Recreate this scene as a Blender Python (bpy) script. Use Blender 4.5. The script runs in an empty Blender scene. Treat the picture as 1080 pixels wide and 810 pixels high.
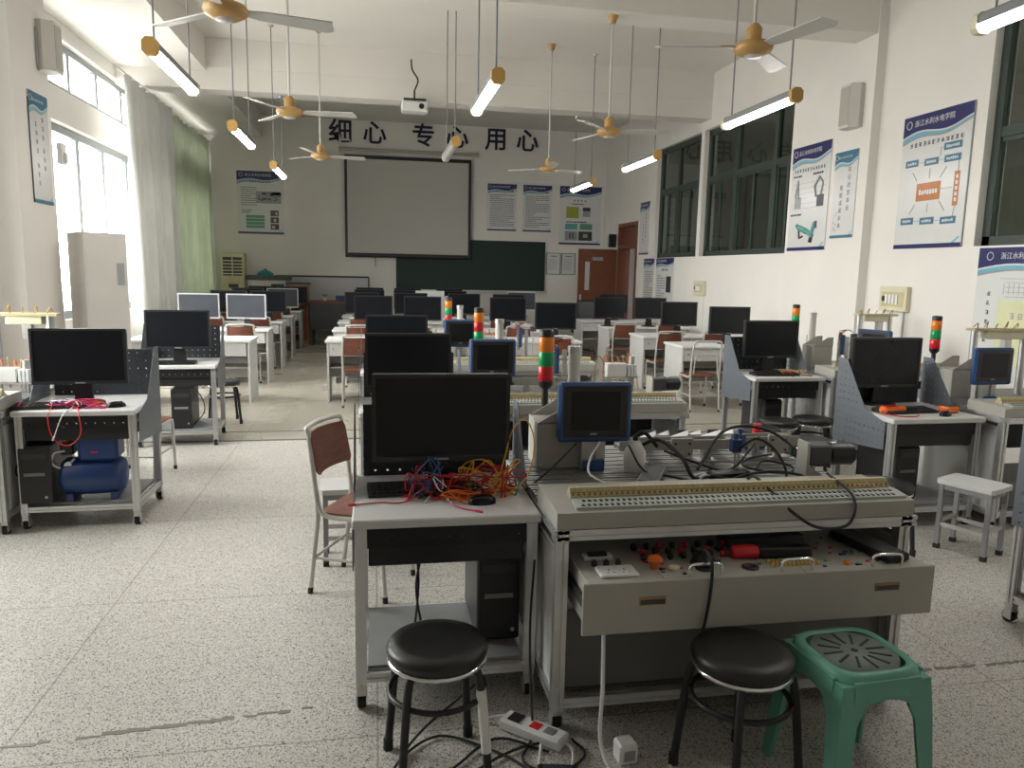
import bpy, math, random
from mathutils import Vector, Matrix
random.seed(7)
S = bpy.context.scene
COL = S.collection
PI = math.pi

# ------------------------------------------------------------------ camera
cam = bpy.data.cameras.new('camera'); co = bpy.data.objects.new('camera', cam); COL.objects.link(co)
cam.sensor_width = 36.0; cam.lens = 797.0 / 1080 * 36.0; cam.clip_start = 0.05; cam.clip_end = 200
Rw = ((0.98400754, -0.00666818, 0.17800198), (-0.17699808, -0.14892252, 0.97287911), (0.02002117, -0.98882638, -0.14772114))
co.matrix_world = Matrix(((Rw[0][0], -Rw[0][1], -Rw[0][2], 0), (Rw[1][0], -Rw[1][1], -Rw[1][2], 0), (Rw[2][0], -Rw[2][1], -Rw[2][2], 1.70), (0, 0, 0, 1)))
S.camera = co

# ------------------------------------------------------------------ daylight and exposure
wd = bpy.data.worlds.new('overcast_sky'); S.world = wd; wd.use_nodes = True
bg = wd.node_tree.nodes['Background']; bg.inputs[0].default_value = (1.0, 0.985, 0.95, 1); bg.inputs[1].default_value = 12.5
_n = wd.node_tree.nodes; _l = wd.node_tree.links      # even overcast sky above the horizon, dimmer ground below it
_tc = _n.new('ShaderNodeTexCoord'); _sp = _n.new('ShaderNodeSeparateXYZ'); _rp = _n.new('ShaderNodeValToRGB'); _mr = _n.new('ShaderNodeMapRange')
_l.new(_tc.outputs['Generated'], _sp.inputs[0]); _l.new(_sp.outputs[2], _mr.inputs[0]); _mr.inputs[1].default_value = -1; _mr.inputs[2].default_value = 1; _l.new(_mr.outputs[0], _rp.inputs[0])
_e = _rp.color_ramp.elements; _e[0].position = .485; _e[0].color = (.50, .485, .46, 1); _e[1].position = .515; _e[1].color = (1.0, .985, .96, 1); _l.new(_rp.outputs[0], bg.inputs[0])
S.view_settings.view_transform = 'Standard'; S.view_settings.look = 'None'; S.view_settings.gamma = 1.0
S.view_settings.use_curve_mapping = False; S.view_settings.exposure = 0.6
TUBE_POWER = 34.0

def portal(x, y0, y1, z0, z1, rot):
    l = bpy.data.lights.new('window_portal', 'AREA'); l.shape = 'RECTANGLE'; l.size = z1 - z0; l.size_y = y1 - y0
    o = bpy.data.objects.new('window_portal', l); COL.objects.link(o); o.location = (x, (y0 + y1) / 2, (z0 + z1) / 2); o.rotation_euler = (0, rot, 0)
    l.cycles.is_portal = True
XL, XR, YB, YF, ZC = -3.70, 5.58, 18.2, -2.6, 5.02
for (a, b) in ((4.1, 6.9), (9.0, 18.0)):
    portal(XL - 0.26, a, b, 1.0, 4.4, -PI / 2)

# ------------------------------------------------------------------ mesh helpers
class MB:
    def __init__(s): s.v = []; s.f = []; s.s = []; s.M = None
    def add(s, vs, fs, smooth=False):
        k = len(s.v)
        for p in vs:
            p = Vector(p)
            if s.M is not None: p = s.M @ p
            s.v.append(p)
        for f in fs: s.f.append([i + k for i in f]); s.s.append(smooth)
        return s
    def box(s, x0, x1, y0, y1, z0, z1, b=0.0):
        if b <= 0:
            return s.add([(x0, y0, z0), (x1, y0, z0), (x1, y1, z0), (x0, y1, z0), (x0, y0, z1), (x1, y0, z1), (x1, y1, z1), (x0, y1, z1)],
                         [(0, 3, 2, 1), (4, 5, 6, 7), (0, 1, 5, 4), (1, 2, 6, 5), (2, 3, 7, 6), (3, 0, 4, 7)])
        b = min(b, (x1 - x0) * .45, (y1 - y0) * .45, (z1 - z0) * .45)
        vs = []; idx = {}
        for i, X in enumerate((x0, x1)):
            for j, Y in enumerate((y0, y1)):
                for k, Z in enumerate((z0, z1)):
                    dx, dy, dz = (b, -b)[i], (b, -b)[j], (b, -b)[k]
                    for a, p in enumerate(((X, Y + dy, Z + dz), (X + dx, Y, Z + dz), (X + dx, Y + dy, Z))):
                        idx[i, j, k, a] = len(vs); vs.append(p)
        I = lambda i, j, k, a: idx[i, j, k, a]
        fs = []
        for i in (0, 1): fs.append([I(i, 0, 0, 0), I(i, 1, 0, 0), I(i, 1, 1, 0), I(i, 0, 1, 0)][::(-1 if i == 0 else 1)])
        for j in (0, 1): fs.append([I(0, j, 0, 1), I(0, j, 1, 1), I(1, j, 1, 1), I(1, j, 0, 1)][::(-1 if j == 0 else 1)])
        for k in (0, 1): fs.append([I(0, 0, k, 2), I(1, 0, k, 2), I(1, 1, k, 2), I(0, 1, k, 2)][::(-1 if k == 0 else 1)])
        for j in (0, 1):
            for k in (0, 1):
                q = [I(0, j, k, 1), I(1, j, k, 1), I(1, j, k, 2), I(0, j, k, 2)]; fs.append(q if (j == k) == False else q[::-1])
        for i in (0, 1):
            for k in (0, 1):
                q = [I(i, 0, k, 0), I(i, 1, k, 0), I(i, 1, k, 2), I(i, 0, k, 2)]; fs.append(q if (i == k) else q[::-1])
        for i in (0, 1):
            for j in (0, 1):
                q = [I(i, j, 0, 0), I(i, j, 1, 0), I(i, j, 1, 1), I(i, j, 0, 1)]; fs.append(q if (i == j) == False else q[::-1])
        for i in (0, 1):
            for j in (0, 1):
                for k in (0, 1):
                    q = [I(i, j, k, 0), I(i, j, k, 1), I(i, j, k, 2)]; fs.append(q if (i + j + k) % 2 == 1 else q[::-1])
        return s.add(vs, fs)
    def cyl(s, p, q, r, n=12, r2=None, smooth=True):
        p, q = Vector(p), Vector(q); d = (q - p).normalized(); r2 = r if r2 is None else r2
        a = d.orthogonal().normalized(); b = d.cross(a)
        vs = []
        for (c, rr) in ((p, r), (q, r2)):
            for i in range(n): vs.append(c + (a * math.cos(2 * PI * i / n) + b * math.sin(2 * PI * i / n)) * rr)
        s.add(vs, [(i, (i + 1) % n, n + (i + 1) % n, n + i) for i in range(n)], smooth)
        return s.add(vs, [list(range(n))[::-1], list(range(n, 2 * n))])
    def tube(s, pts, r, n=6, closed=False):
        P = [Vector(p) for p in pts]; m = len(P); rings = []; a = None
        for i in range(m):
            if closed: d = P[(i + 1) % m] - P[i - 1]
            else: d = P[min(i + 1, m - 1)] - P[max(i - 1, 0)]
            if d.length < 1e-9: d = Vector((0, 0, 1))
            d.normalize()
            a = d.orthogonal() if a is None else a - d * a.dot(d)
            if a.length < 1e-6: a = d.orthogonal()
            a.normalize(); b = d.cross(a)
            rings.append([P[i] + (a * math.cos(2 * PI * k / n) + b * math.sin(2 * PI * k / n)) * r for k in range(n)])
        vs = [p for R in rings for p in R]; fs = []
        for i in range(m if closed else m - 1):
            j = (i + 1) % m
            for k in range(n): fs.append((i * n + k, i * n + (k + 1) % n, j * n + (k + 1) % n, j * n + k))
        s.add(vs, fs, True)
        if not closed: s.add(rings[0] + rings[-1], [list(range(n))[::-1], list(range(n, 2 * n))])
        return s
    def lathe(s, prof, c=(0, 0, 0), n=20, smooth=True):
        vs = []; fs = []
        for (r, z) in prof:
            for i in range(n): vs.append((c[0] + r * math.cos(2 * PI * i / n), c[1] + r * math.sin(2 * PI * i / n), c[2] + z))
        for j in range(len(prof) - 1):
            for i in range(n): fs.append((j * n + i, j * n + (i + 1) % n, (j + 1) * n + (i + 1) % n, (j + 1) * n + i))
        s.add(vs, fs, smooth)
        L = len(prof) - 1
        return s.add(vs, [list(range(n))[::-1], [L * n + i for i in range(n)]])
    def prism(s, poly, ax, a, b):
        f = {'x': lambda u, v, w: (w, u, v), 'y': lambda u, v, w: (u, w, v), 'z': lambda u, v, w: (u, v, w)}[ax]
        n = len(poly); vs = [f(u, v, a) for u, v in poly] + [f(u, v, b) for u, v in poly]
        return s.add(vs, [list(range(n))[::-1], list(range(n, 2 * n))] + [(i, (i + 1) % n, n + (i + 1) % n, n + i) for i in range(n)])
    def build(s, name, m, parent=None, loc=None):
        me = bpy.data.meshes.new(name); me.from_pydata([tuple(p) for p in s.v], [], s.f)
        me.polygons.foreach_set('use_smooth', s.s); me.materials.append(m); me.validate()
        import bmesh
        bm = bmesh.new(); bm.from_mesh(me); bmesh.ops.recalc_face_normals(bm, faces=bm.faces); bm.to_mesh(me); bm.free()
        o = bpy.data.objects.new(name, me); COL.objects.link(o)
        if parent is not None: o.parent = parent
        if loc is not None: o.location = loc
        return o

def B(*a, **k): return MB().box(*a, **k)
def cr(pts, n=6):
    P = [Vector(p) for p in pts]; Q = [P[0] * 2 - P[1]] + P + [P[-1] * 2 - P[-2]]; out = []
    for i in range(1, len(Q) - 2):
        for k in range(n):
            t = k / n; a, b, c, d = Q[i - 1:i + 3]
            out.append(0.5 * ((2 * b) + (c - a) * t + (2 * a - 5 * b + 4 * c - d) * t * t + (3 * b - a - 3 * c + d) * t ** 3))
    return out + [P[-1]]
def tag(o, label, cat, group=None):
    o['label'] = label; o['category'] = cat
    if group: o['group'] = group
    return o
def thing(name, label, cat, loc=(0, 0, 0), rz=0.0, group=None):
    o = bpy.data.objects.new(name, None); COL.objects.link(o); o.location = loc; o.rotation_euler = (0, 0, rz); o.empty_display_size = .05
    return tag(o, label, cat, group)
def struct(o): o['kind'] = 'structure'; return o
def stuff(o): o['kind'] = 'stuff'; return o
def inst(o, parent, loc=None, rz=None):
    c = o.copy(); COL.objects.link(c); c.parent = parent
    if loc is not None: c.location = loc
    if rz is not None: c.rotation_euler = (0, 0, rz)
    return c
def dup(root, loc, rz, label, group=None):
    r = root.copy(); COL.objects.link(r); r.location = loc; r.rotation_euler = (0, 0, rz); r['label'] = label
    if group: r['group'] = group
    elif 'group' in r: del r['group']
    for ch in list(root.children):
        c = inst(ch, r)
        for g in list(ch.children): inst(g, c)
    return r

# ------------------------------------------------------------------ materials
def mat(name, col, rough=.5, metal=0.0, var=.06, scale=6.0, spec=.5, bump=0.0, coat=0.0):
    m = bpy.data.materials.new(name); m.use_nodes = True; nt = m.node_tree; N = nt.nodes; L = nt.links
    p = N['Principled BSDF']; p.inputs['Roughness'].default_value = rough; p.inputs['Metallic'].default_value = metal
    p.inputs['Specular IOR Level'].default_value = spec; p.inputs['Coat Weight'].default_value = coat
    tc = N.new('ShaderNodeTexCoord'); nz = N.new('ShaderNodeTexNoise'); nz.inputs['Scale'].default_value = scale; nz.inputs['Detail'].default_value = 4
    L.new(tc.outputs['Object'], nz.inputs['Vector'])
    rp = N.new('ShaderNodeValToRGB'); rp.color_ramp.elements[0].position = .3; rp.color_ramp.elements[1].position = .7
    rp.color_ramp.elements[0].color = tuple(c * (1 - var) for c in col) + (1,); rp.color_ramp.elements[1].color = tuple(min(1, c * (1 + var)) for c in col) + (1,)
    L.new(nz.outputs['Fac'], rp.inputs['Fac']); L.new(rp.outputs['Color'], p.inputs['Base Color'])
    if bump:
        n2 = N.new('ShaderNodeTexNoise'); n2.inputs['Scale'].default_value = scale * 25; L.new(tc.outputs['Object'], n2.inputs['Vector'])
        bp = N.new('ShaderNodeBump'); bp.inputs['Strength'].default_value = bump; bp.inputs['Distance'].default_value = .002
        L.new(n2.outputs['Fac'], bp.inputs['Height']); L.new(bp.outputs['Normal'], p.inputs['Normal'])
    return m
def wood(name, c1, c2, rough=.45):
    m = mat(name, c1, rough); nt = m.node_tree; N = nt.nodes; L = nt.links
    mp = N.new('ShaderNodeMapping'); mp.inputs['Scale'].default_value = (6, 40, 40)
    nz = [n for n in N if n.type == 'TEX_NOISE'][0]; tc = [n for n in N if n.type == 'TEX_COORD'][0]
    L.new(tc.outputs['Object'], mp.inputs['Vector']); L.new(mp.outputs['Vector'], nz.inputs['Vector']); nz.inputs['Scale'].default_value = 1.2
    r = [n for n in N if n.type == 'VALTORGB'][0]; r.color_ramp.elements[0].color = c1 + (1,); r.color_ramp.elements[1].color = c2 + (1,)
    return m
def emit(name, col, power):
    m = bpy.data.materials.new(name); m.use_nodes = True; p = m.node_tree.nodes['Principled BSDF']
    p.inputs['Base Color'].default_value = col + (1,); p.inputs['Emission Color'].default_value = col + (1,); p.inputs['Emission Strength'].default_value = power
    return m
def glass(name, tint, ior=1.5, gloss=(1, 1, 1)):
    m = bpy.data.materials.new(name); m.use_nodes = True; nt = m.node_tree; N = nt.nodes; L = nt.links; N.clear()
    out = N.new('ShaderNodeOutputMaterial'); mx = N.new('ShaderNodeMixShader'); tr = N.new('ShaderNodeBsdfTransparent'); gl = N.new('ShaderNodeBsdfGlossy')
    fr = N.new('ShaderNodeFresnel'); fr.inputs['IOR'].default_value = ior; tr.inputs['Color'].default_value = tint + (1,); gl.inputs['Roughness'].default_value = .02
    ge = N.new('ShaderNodeNewGeometry'); ff = N.new('ShaderNodeMath'); ff.operation = 'SUBTRACT'; ff.use_clamp = True   # only the outer face of a thin pane reflects
    L.new(fr.outputs[0], ff.inputs[0]); L.new(ge.outputs['Backfacing'], ff.inputs[1])
    L.new(ff.outputs[0], mx.inputs[0]); L.new(tr.outputs[0], mx.inputs[1]); L.new(gl.outputs[0], mx.inputs[2]); L.new(mx.outputs[0], out.inputs[0])
    return m
def perforated(name, col, ax, pitch=.05, hole=.0055, rough=.45):
    m = mat(name, col, rough, 0.3, .03); nt = m.node_tree; N = nt.nodes; L = nt.links
    p = N['Principled BSDF']; out = [n for n in N if n.type == 'OUTPUT_MATERIAL'][0]; tc = [n for n in N if n.type == 'TEX_COORD'][0]
    sp = N.new('ShaderNodeSeparateXYZ'); L.new(tc.outputs['Object'], sp.inputs[0]); ds = []
    def mth(op, a, b=None):
        n = N.new('ShaderNodeMath'); n.operation = op
        for i, q in enumerate((a, b)):
            if q is None: continue
            if isinstance(q, (int, float)): n.inputs[i].default_value = q
            else: L.new(q, n.inputs[i])
        return n.outputs[0]
    for k in ax:
        f = mth('FRACT', mth('DIVIDE', sp.outputs['XYZ'.index(k)], pitch)); d = mth('MULTIPLY', mth('SUBTRACT', f, .5), pitch); ds.append(mth('MULTIPLY', d, d))
    inside = mth('LESS_THAN', mth('ADD', ds[0], ds[1]), hole * hole)
    mx = N.new('ShaderNodeMixShader'); tr = N.new('ShaderNodeBsdfTransparent')
    L.new(inside, mx.inputs[0]); L.new(p.outputs[0], mx.inputs[1]); L.new(tr.outputs[0], mx.inputs[2]); L.new(mx.outputs[0], out.inputs[0])
    return m
def terrazzo(name, base, dark, light, rough, amount, joint):
    m = bpy.data.materials.new(name); m.use_nodes = True; nt = m.node_tree; N = nt.nodes; L = nt.links
    p = N['Principled BSDF']; tc = N.new('ShaderNodeTexCoord')
    def ramp(src, stops):
        r = N.new('ShaderNodeValToRGB'); e = r.color_ramp.elements
        while len(e) < len(stops): e.new(.5)
        for i, (t, c) in enumerate(stops): e[i].position = t; e[i].color = (c + (1,)) if len(c) == 3 else c
        L.new(src, r.inputs[0]); return r.outputs[0]
    def mix(f, a, b, t='MIX'):
        x = N.new('ShaderNodeMix'); x.data_type = 'RGBA'; x.blend_type = t
        for i, q in ((0, f), (6, a), (7, b)):
            if isinstance(q, float): x.inputs[i].default_value = q
            elif isinstance(q, tuple): x.inputs[i].default_value = q + (1,)
            else: L.new(q, x.inputs[i])
        return x.outputs[2]
    v = N.new('ShaderNodeTexVoronoi'); v.inputs['Scale'].default_value = 250; L.new(tc.outputs['Object'], v.inputs['Vector'])
    sc = N.new('ShaderNodeSeparateColor'); L.new(v.outputs['Color'], sc.inputs[0])
    chip = ramp(sc.outputs[0], [(0, (0, 0, 0)), (.74 - amount, (0, 0, 0)), (.76 - amount, (1, 1, 1)), (1, (1, 1, 1))])
    chip2 = ramp(sc.outputs[1], [(0, (0, 0, 0)), (.68, (0, 0, 0)), (.7, (1, 1, 1)), (1, (1, 1, 1))])
    big = N.new('ShaderNodeTexNoise'); big.inputs['Scale'].default_value = .9; big.inputs['Detail'].default_value = 2; L.new(tc.outputs['Object'], big.inputs['Vector'])
    stain = ramp(big.outputs['Fac'], [(.25, tuple(c * .90 for c in base)), (.75, base)])
    c = mix(chip2, stain, light); c = mix(chip, c, dark)
    br = N.new('ShaderNodeTexBrick'); br.offset = 0; br.inputs['Scale'].default_value = 1; br.inputs['Brick Width'].default_value = 1.3; br.inputs['Row Height'].default_value = 1.3
    br.inputs['Mortar Size'].default_value = .004; br.inputs['Color1'].default_value = (1, 1, 1, 1); br.inputs['Color2'].default_value = (1, 1, 1, 1); br.inputs['Mortar'].default_value = joint + (1,)
    L.new(tc.outputs['Object'], br.inputs['Vector'])
    c = mix(1.0, c, br.outputs['Color'], 'MULTIPLY'); L.new(c, p.inputs['Base Color'])
    rr = N.new('ShaderNodeMapRange'); rr.inputs[3].default_value = rough - .03; rr.inputs[4].default_value = rough + .04
    L.new(big.outputs['Fac'], rr.inputs[0]); L.new(rr.outputs[0], p.inputs['Roughness'])
    return m

M = dict(
    wall=mat('white_plaster', (.75, .718, .68), .85, var=.03, scale=1.2, bump=.1), ceil=mat('ceiling_paint', (.74, .705, .665), .9, var=.03, scale=.8),
    alu=mat('aluminium', (.62, .62, .62), .35, .85, .04, 20), chrome=mat('chrome', (.75, .75, .76), .15, 1.0, .02),
    steel=mat('grey_steel_tube', (.55, .54, .52), .35, .7, .05), black=mat('black_plastic', (.012, .012, .013), .4, var=.2), blackm=mat('black_metal', (.018, .018, .019), .42, .2, .15),
    screen=mat('dark_screen', (.008, .009, .012), .25, var=.1, scale=2, spec=.3), silver=mat('sheen_toned_screen', (.045, .048, .06), .35, var=.08, spec=.3), bezel=mat('black_bezel', (.016, .016, .017), .38),  # silver: a dark screen with its pale reflection put into the base colour
    sbezel=mat('silver_bezel', (.5, .5, .52), .35, .4), board=mat('pale_grey_laminate', (.60, .60, .59), .4, var=.04, scale=3), panel=mat('pale_grey_panel', (.58, .58, .57), .5, var=.03),
    gpaint=mat('grey_painted_sheet', (.40, .385, .345), .5, var=.04), dgrey=mat('dark_grey_sheet', (.06, .062, .068), .5, var=.06), mgrey=mat('mid_grey_paint', (.20, .205, .21), .5), lgrey=mat('grey_painted_tube', (.27, .27, .28), .45), bplank=mat('shade_toned_aluminium', (.30, .30, .30), .45, .7, .06, 20),  # bplank: aluminium darkened in colour for the shadow over the bench tops
    beige=mat('beige_plastic', (.52, .46, .27), .5, var=.08), brown=wood('brown_plywood', (.14, .045, .028), (.21, .075, .045)), ylight=wood('light_wood', (.30, .17, .06), (.42, .26, .10)),
    cream=mat('cream_plastic', (.66, .61, .44), .5), white=mat('white_plastic', (.75, .75, .74), .4, var=.02), fanyel=mat('ochre_enamel', (.46, .27, .09), .4, var=.1), blade=mat('white_enamel_blade', (.50, .49, .46), .4),
    red=mat('red_plastic', (.55, .02, .025), .35), orange=mat('orange_plastic', (.80, .17, .02), .35), amber=mat('amber_lens', (.80, .22, .02), .25), green=mat('green_lens', (.01, .33, .10), .25), redlens=mat('red_lens', (.62, .015, .025), .25),
    blue=mat('blue_plastic', (.024, .068, .19), .4), navy=mat('navy_enamel', (.012, .04, .15), .35), yellow=mat('yellow_plastic', (.78, .42, .02), .4), pink=mat('pink_plastic', (.62, .02, .12), .4), teal=mat('teal_plastic', (.02, .25, .25), .4),
    stool=mat('green_moulded_plastic', (.13, .36, .27), .38, var=.05), stooltop=mat('worn_grey_green', (.17, .21, .19), .5, var=.12, scale=14), vinyl=mat('black_vinyl', (.012, .012, .013), .36, var=.3, scale=20, bump=.25),
    door=wood('red_brown_veneer', (.15, .045, .022), (.20, .065, .034), .4), winframe=mat('dark_green_frame', (.035, .05, .042), .45), alfr=mat('grey_window_frame', (.24, .26, .27), .4, .3), chalk=mat('dark_green_chalkboard', (.008, .026, .020), .6, var=.12, scale=3),
    screenw=mat('projection_fabric', (.50, .48, .45), .9, var=.02, scale=1), ink=mat('dark_navy_ink', (.006, .006, .03), .5), paper=mat('white_poster_film', (.66, .66, .65), .25, var=.02), pnavy=mat('navy_print', (.025, .025, .12), .3), pblue=mat('steel_blue_print', (.05, .17, .27), .3),
    ochre=mat('pale_ochre_plastic', (.58, .40, .13), .4), pstrip=mat('pale_green_strip', (.42, .46, .42), .5), psky=mat('light_blue_print', (.16, .42, .56), .3), porange=mat('burnt_orange_print', (.46, .16, .04), .3), pgrey=mat('grey_print', (.30, .31, .32), .3), pdark=mat('dark_print', (.045, .045, .05), .3), pgreen=mat('green_print', (.10, .27, .20), .3),
    polive=mat('olive_print', (.34, .36, .05), .3), pteal=mat('teal_print', (.12, .34, .33), .3), ptext=mat('grey_text_print', (.16, .16, .18), .35), ppeach=mat('peach_print', (.68, .42, .28), .3), pcream=mat('pale_yellow_print', (.66, .66, .42), .3),
    rubber=mat('black_rubber', (.015, .015, .015), .7), pcab=mat('charcoal_case', (.028, .028, .032), .38, var=.08), copper=mat('brass', (.42, .24, .07), .3, .8), acrylic=mat('milky_tube', (.62, .61, .56), .25),
    floor1=terrazzo('speckled_terrazzo', (.56, .535, .49), (.07, .065, .06), (.66, .64, .60), .42, -.09, (.62, .60, .57)), floor2=terrazzo('smooth_terrazzo', (.50, .465, .40), (.35, .33, .28), (.53, .50, .43), .27, -.02, (.7, .68, .62)),
    glass=glass('clear_glass', (.96, .98, .97)), dglass=glass('dark_glass', (.55, .60, .57), 1.6), cut=mat('threshold_metal', (.22, .21, .19), .45, .5),
    perf_side=perforated('perforated_grey_side', (.155, .17, .195), 'YZ'), perf_back=perforated('perforated_dark_back', (.035, .038, .045), 'XZ', .055), perf_b2=perforated('perforated_black_front', (.012, .012, .013), 'XZ', .055),
    lamp=emit('lit_tube', (1.0, .97, .92), TUBE_POWER), offlamp=mat('unlit_tube', (.45, .45, .43), .3), lampcap=mat('yellowed_cap', (.55, .33, .10), .4), acunit=mat('ivory_casing', (.60, .54, .36), .5), wcab=mat('off_white_cabinet', (.60, .575, .54), .5, var=.02), wboard=mat('whiteboard', (.50, .49, .50), .3, var=.04, scale=2),
)
def curtain_mat(nm, col, tl):
    m = mat(nm, col, .9, var=.07, scale=2.2); N = m.node_tree.nodes; L = m.node_tree.links; p = N['Principled BSDF']
    out = [n for n in N if n.type == 'OUTPUT_MATERIAL'][0]; r = [n for n in N if n.type == 'VALTORGB'][0]
    t = N.new('ShaderNodeBsdfTranslucent'); mx = N.new('ShaderNodeMixShader'); mx.inputs[0].default_value = tl
    L.new(r.outputs[0], t.inputs[0]); L.new(p.outputs[0], mx.inputs[1]); L.new(t.outputs[0], mx.inputs[2]); L.new(mx.outputs[0], out.inputs[0])
    return m
M['curtain'] = curtain_mat('grey_green_curtain', (.46, .485, .40), .34); M['curtain2'] = curtain_mat('pale_grey_curtain', (.55, .55, .52), .22)

_FONT = None
def text(body, size, m, parent, loc, rot=(PI / 2, 0, 0), ext=.001, off=0.0, name='lettering', align='LEFT', spacing=1.0):
    c = bpy.data.curves.new(name, 'FONT'); c.body = body; c.size = size; c.extrude = ext; c.offset = off; c.align_x = align; c.space_character = spacing; c.resolution_u = 3
    t = bpy.data.objects.new(name, c); COL.objects.link(t); bpy.context.view_layer.update()
    me = bpy.data.meshes.new_from_object(t.evaluated_get(bpy.context.evaluated_depsgraph_get())); me.name = name
    bpy.data.objects.remove(t); me.materials.clear(); me.materials.append(m)
    o = bpy.data.objects.new(name, me); COL.objects.link(o); o.parent = parent; o.location = loc; o.rotation_euler = rot
    return o

# ------------------------------------------------------------------ room shell
struct(B(XL, XR + .3, YF, 7.6, -.1, 0).build('floor', M['floor1']))
struct(B(XL, XR + .3, 8.02, YB, -.1, 0).build('floor', M['floor2']))
struct(B(XL, XR + .3, 7.6, 8.02, -.1, .002).build('floor', M['floor2']))
tr_ = struct(B(XL, XR, 7.585, 7.625, 0, .006).build('trim_1', M['cut'])); struct(B(XL, XR, 8.0, 8.03, 0, .005).build('trim_2', M['cut']))
ck_ = MB(); r_ = random.Random(2)
def crack(xa, xb, ya, yb):
    n = 26
    for i in range(n):
        if r_.random() < .12: continue
        x = xa + (xb - xa) * i / n; x2 = xa + (xb - xa) * (i + 1.05) / n; y = ya + (yb - ya) * i / n + r_.uniform(-.006, .006); w = r_.uniform(.006, .014); ck_.prism([(x, y - w), (x2, y - w * r_.uniform(.5, 1)), (x2, y + w * r_.uniform(.5, 1)), (x, y + w)], 'z', 0, .0015)
crack(-1.32, -.25, 2.72, 2.82); crack(2.36, 2.95, 2.73, 2.73)
struct(ck_.build('trim_11', M['cut']))
struct(B(XL - .3, XR + .3, YF, YB + .2, ZC, ZC + .15).build('ceiling', M['ceil']))
struct(B(XL - .3, XR + .3, YB, YB + .2, -.1, ZC).build('wall_back', M['wall']))
struct(B(XL - .3, XR + .3, YF - .2, YF, -.1, ZC).build('wall_front', M['wall']))
WL = [(4.1, 6.9), (9.0, 18.0)]     # window bays in the wall on the window side
wl = MB(); x0, x1 = XL - .24, XL
wl.box(x0, x1, YF, YB, -.1, 1.0)
wl.box(x0, x1, YF, YB, 4.36, ZC)
for (a, b) in ((YF, 4.1), (6.9, 9.0), (18.0, YB)): wl.box(x0, x1, a, b, 1.0, 4.36)
for (a, b) in WL: wl.box(x0, x1, a, b, 3.36, 3.76)
struct(wl.build('wall_left', M['wall']))
struct(B(XL, -3.30, 8.05, 8.90, 0, ZC).build('trim_3', M['wall']))      # pillar
struct(B(XL, -2.44, 8.35, 12.4, 4.55, ZC).build('trim_4', M['ceil'])); struct(B(XL, -2.44, 12.8, YB, 4.55, ZC).build('trim_5', M['ceil'])); struct(B(XL, -2.44, YF, 7.95, 4.55, ZC).build('trim_6', M['ceil']))
WR = [(3.2, 6.38), (9.6, 12.62), (12.76, 14.82)]
wr = MB(); x0, x1 = XR, XR + .24
wr.box(x0, x1, YF, 15.82, -.1, 2.02); wr.box(x0, x1, 17.12, YB, -.1, ZC); wr.box(x0, x1, 15.82, 17.12, 2.82, ZC); wr.box(x0, x1, YF, 15.82, 4.14, ZC)
for (a, b) in ((YF, 3.2), (6.38, 9.6), (12.62, 12.76), (14.82, 15.82)): wr.box(x0, x1, a, b, 2.02, 4.14)
struct(wr.build('wall_right', M['wall']))
struct(B(5.47, XR, 7.93, 9.58, 0, ZC).build('trim_7', M['wall']))       # pilaster
bm_ = MB().box(XL, XR, 12.4, 12.8, 4.29, ZC).box(XL, XR, 12.385, 12.4, 4.60, ZC)
struct(bm_.build('trim_8', M['ceil'])); struct(B(XL, XR, 7.95, 8.35, 4.37, ZC).build('trim_9', M['ceil']))
struct(B(5.575, 5.60, 12.655, 12.725, 2.02, 4.14).build('trim_10', M['white']))
# dim corridor behind the glazed wall
cw = MB().box(8.3, 8.4, YF, YB + .2, -.1, ZC).box(XR + .24, 8.3, YF, YB + .2, -.15, 0).box(XR + .24, 8.3, YF, YB + .2, 4.4, 4.5).box(XR + .24, 8.3, YB, YB + .2, 0, ZC).box(XR + .24, 8.3, YF - .1, YF, 0, 1.1)
struct(cw.build('wall_corridor', M['wall']))

def window(n, x, y0, y1, z0, z1, fm, gm, mull, transoms, fw=.06, dp=.05, sash=False):
    w = bpy.data.objects.new('window_%d' % n, None); COL.objects.link(w); w['kind'] = 'structure'
    f = MB(); f.box(x, x + dp, y0, y1, z0, z0 + fw).box(x, x + dp, y0, y1, z1 - fw, z1).box(x, x + dp, y0, y0 + fw, z0, z1).box(x, x + dp, y1 - fw, y1, z0, z1)
    f.build('frame', fm, w)
    ys = [y0] + mull + [y1]; zs = [z0] + transoms + [z1]
    for y in mull: B(x + .002, x + dp + .004, y - fw * .55, y + fw * .55, z0 + fw, z1 - fw).build('mullion', fm, w)
    for z in transoms: B(x + .004, x + dp - .004, y0 + fw, y1 - fw, z - fw / 2, z + fw / 2).build('transom', fm, w)
    for i in range(len(ys) - 1):
        for j in range(len(zs) - 1):
            a, b, c, d = ys[i] + fw * .4, ys[i + 1] - fw * .4, zs[j] + fw * .4, zs[j + 1] - fw * .4
            if sash and j == 0:
                m_ = (a + b) / 2
                for (p, q, e) in ((a, m_ + .03, 0), (m_ - .03, b, .022)):
                    s_ = MB(); X = x + .004 + e; t = .05
                    s_.box(X, X + .018, p, q, c, c + t).box(X, X + .018, p, q, d - t, d).box(X, X + .018, p, p + t, c + t, d - t).box(X, X + .018, q - t, q, c + t, d - t)
                    so = s_.build('sash', fm, w); B(X + .006, X + .011, p + t, q - t, c + t, d - t).build('pane', gm, so)
            else: B(x + dp * .45, x + dp * .55, a, b, c, d).build('pane', gm, w)
    return w
ml = lambda a, b, n: [a + (b - a) * i / n for i in range(1, n)]
window(1, XL - .16, 9.0, 18.0, 1.0, 3.36, M['alfr'], M['glass'], [9.95, 11.0, 11.95, 13.0, 14.0, 15.0, 16.0, 17.0], [], .10, .07)
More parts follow.
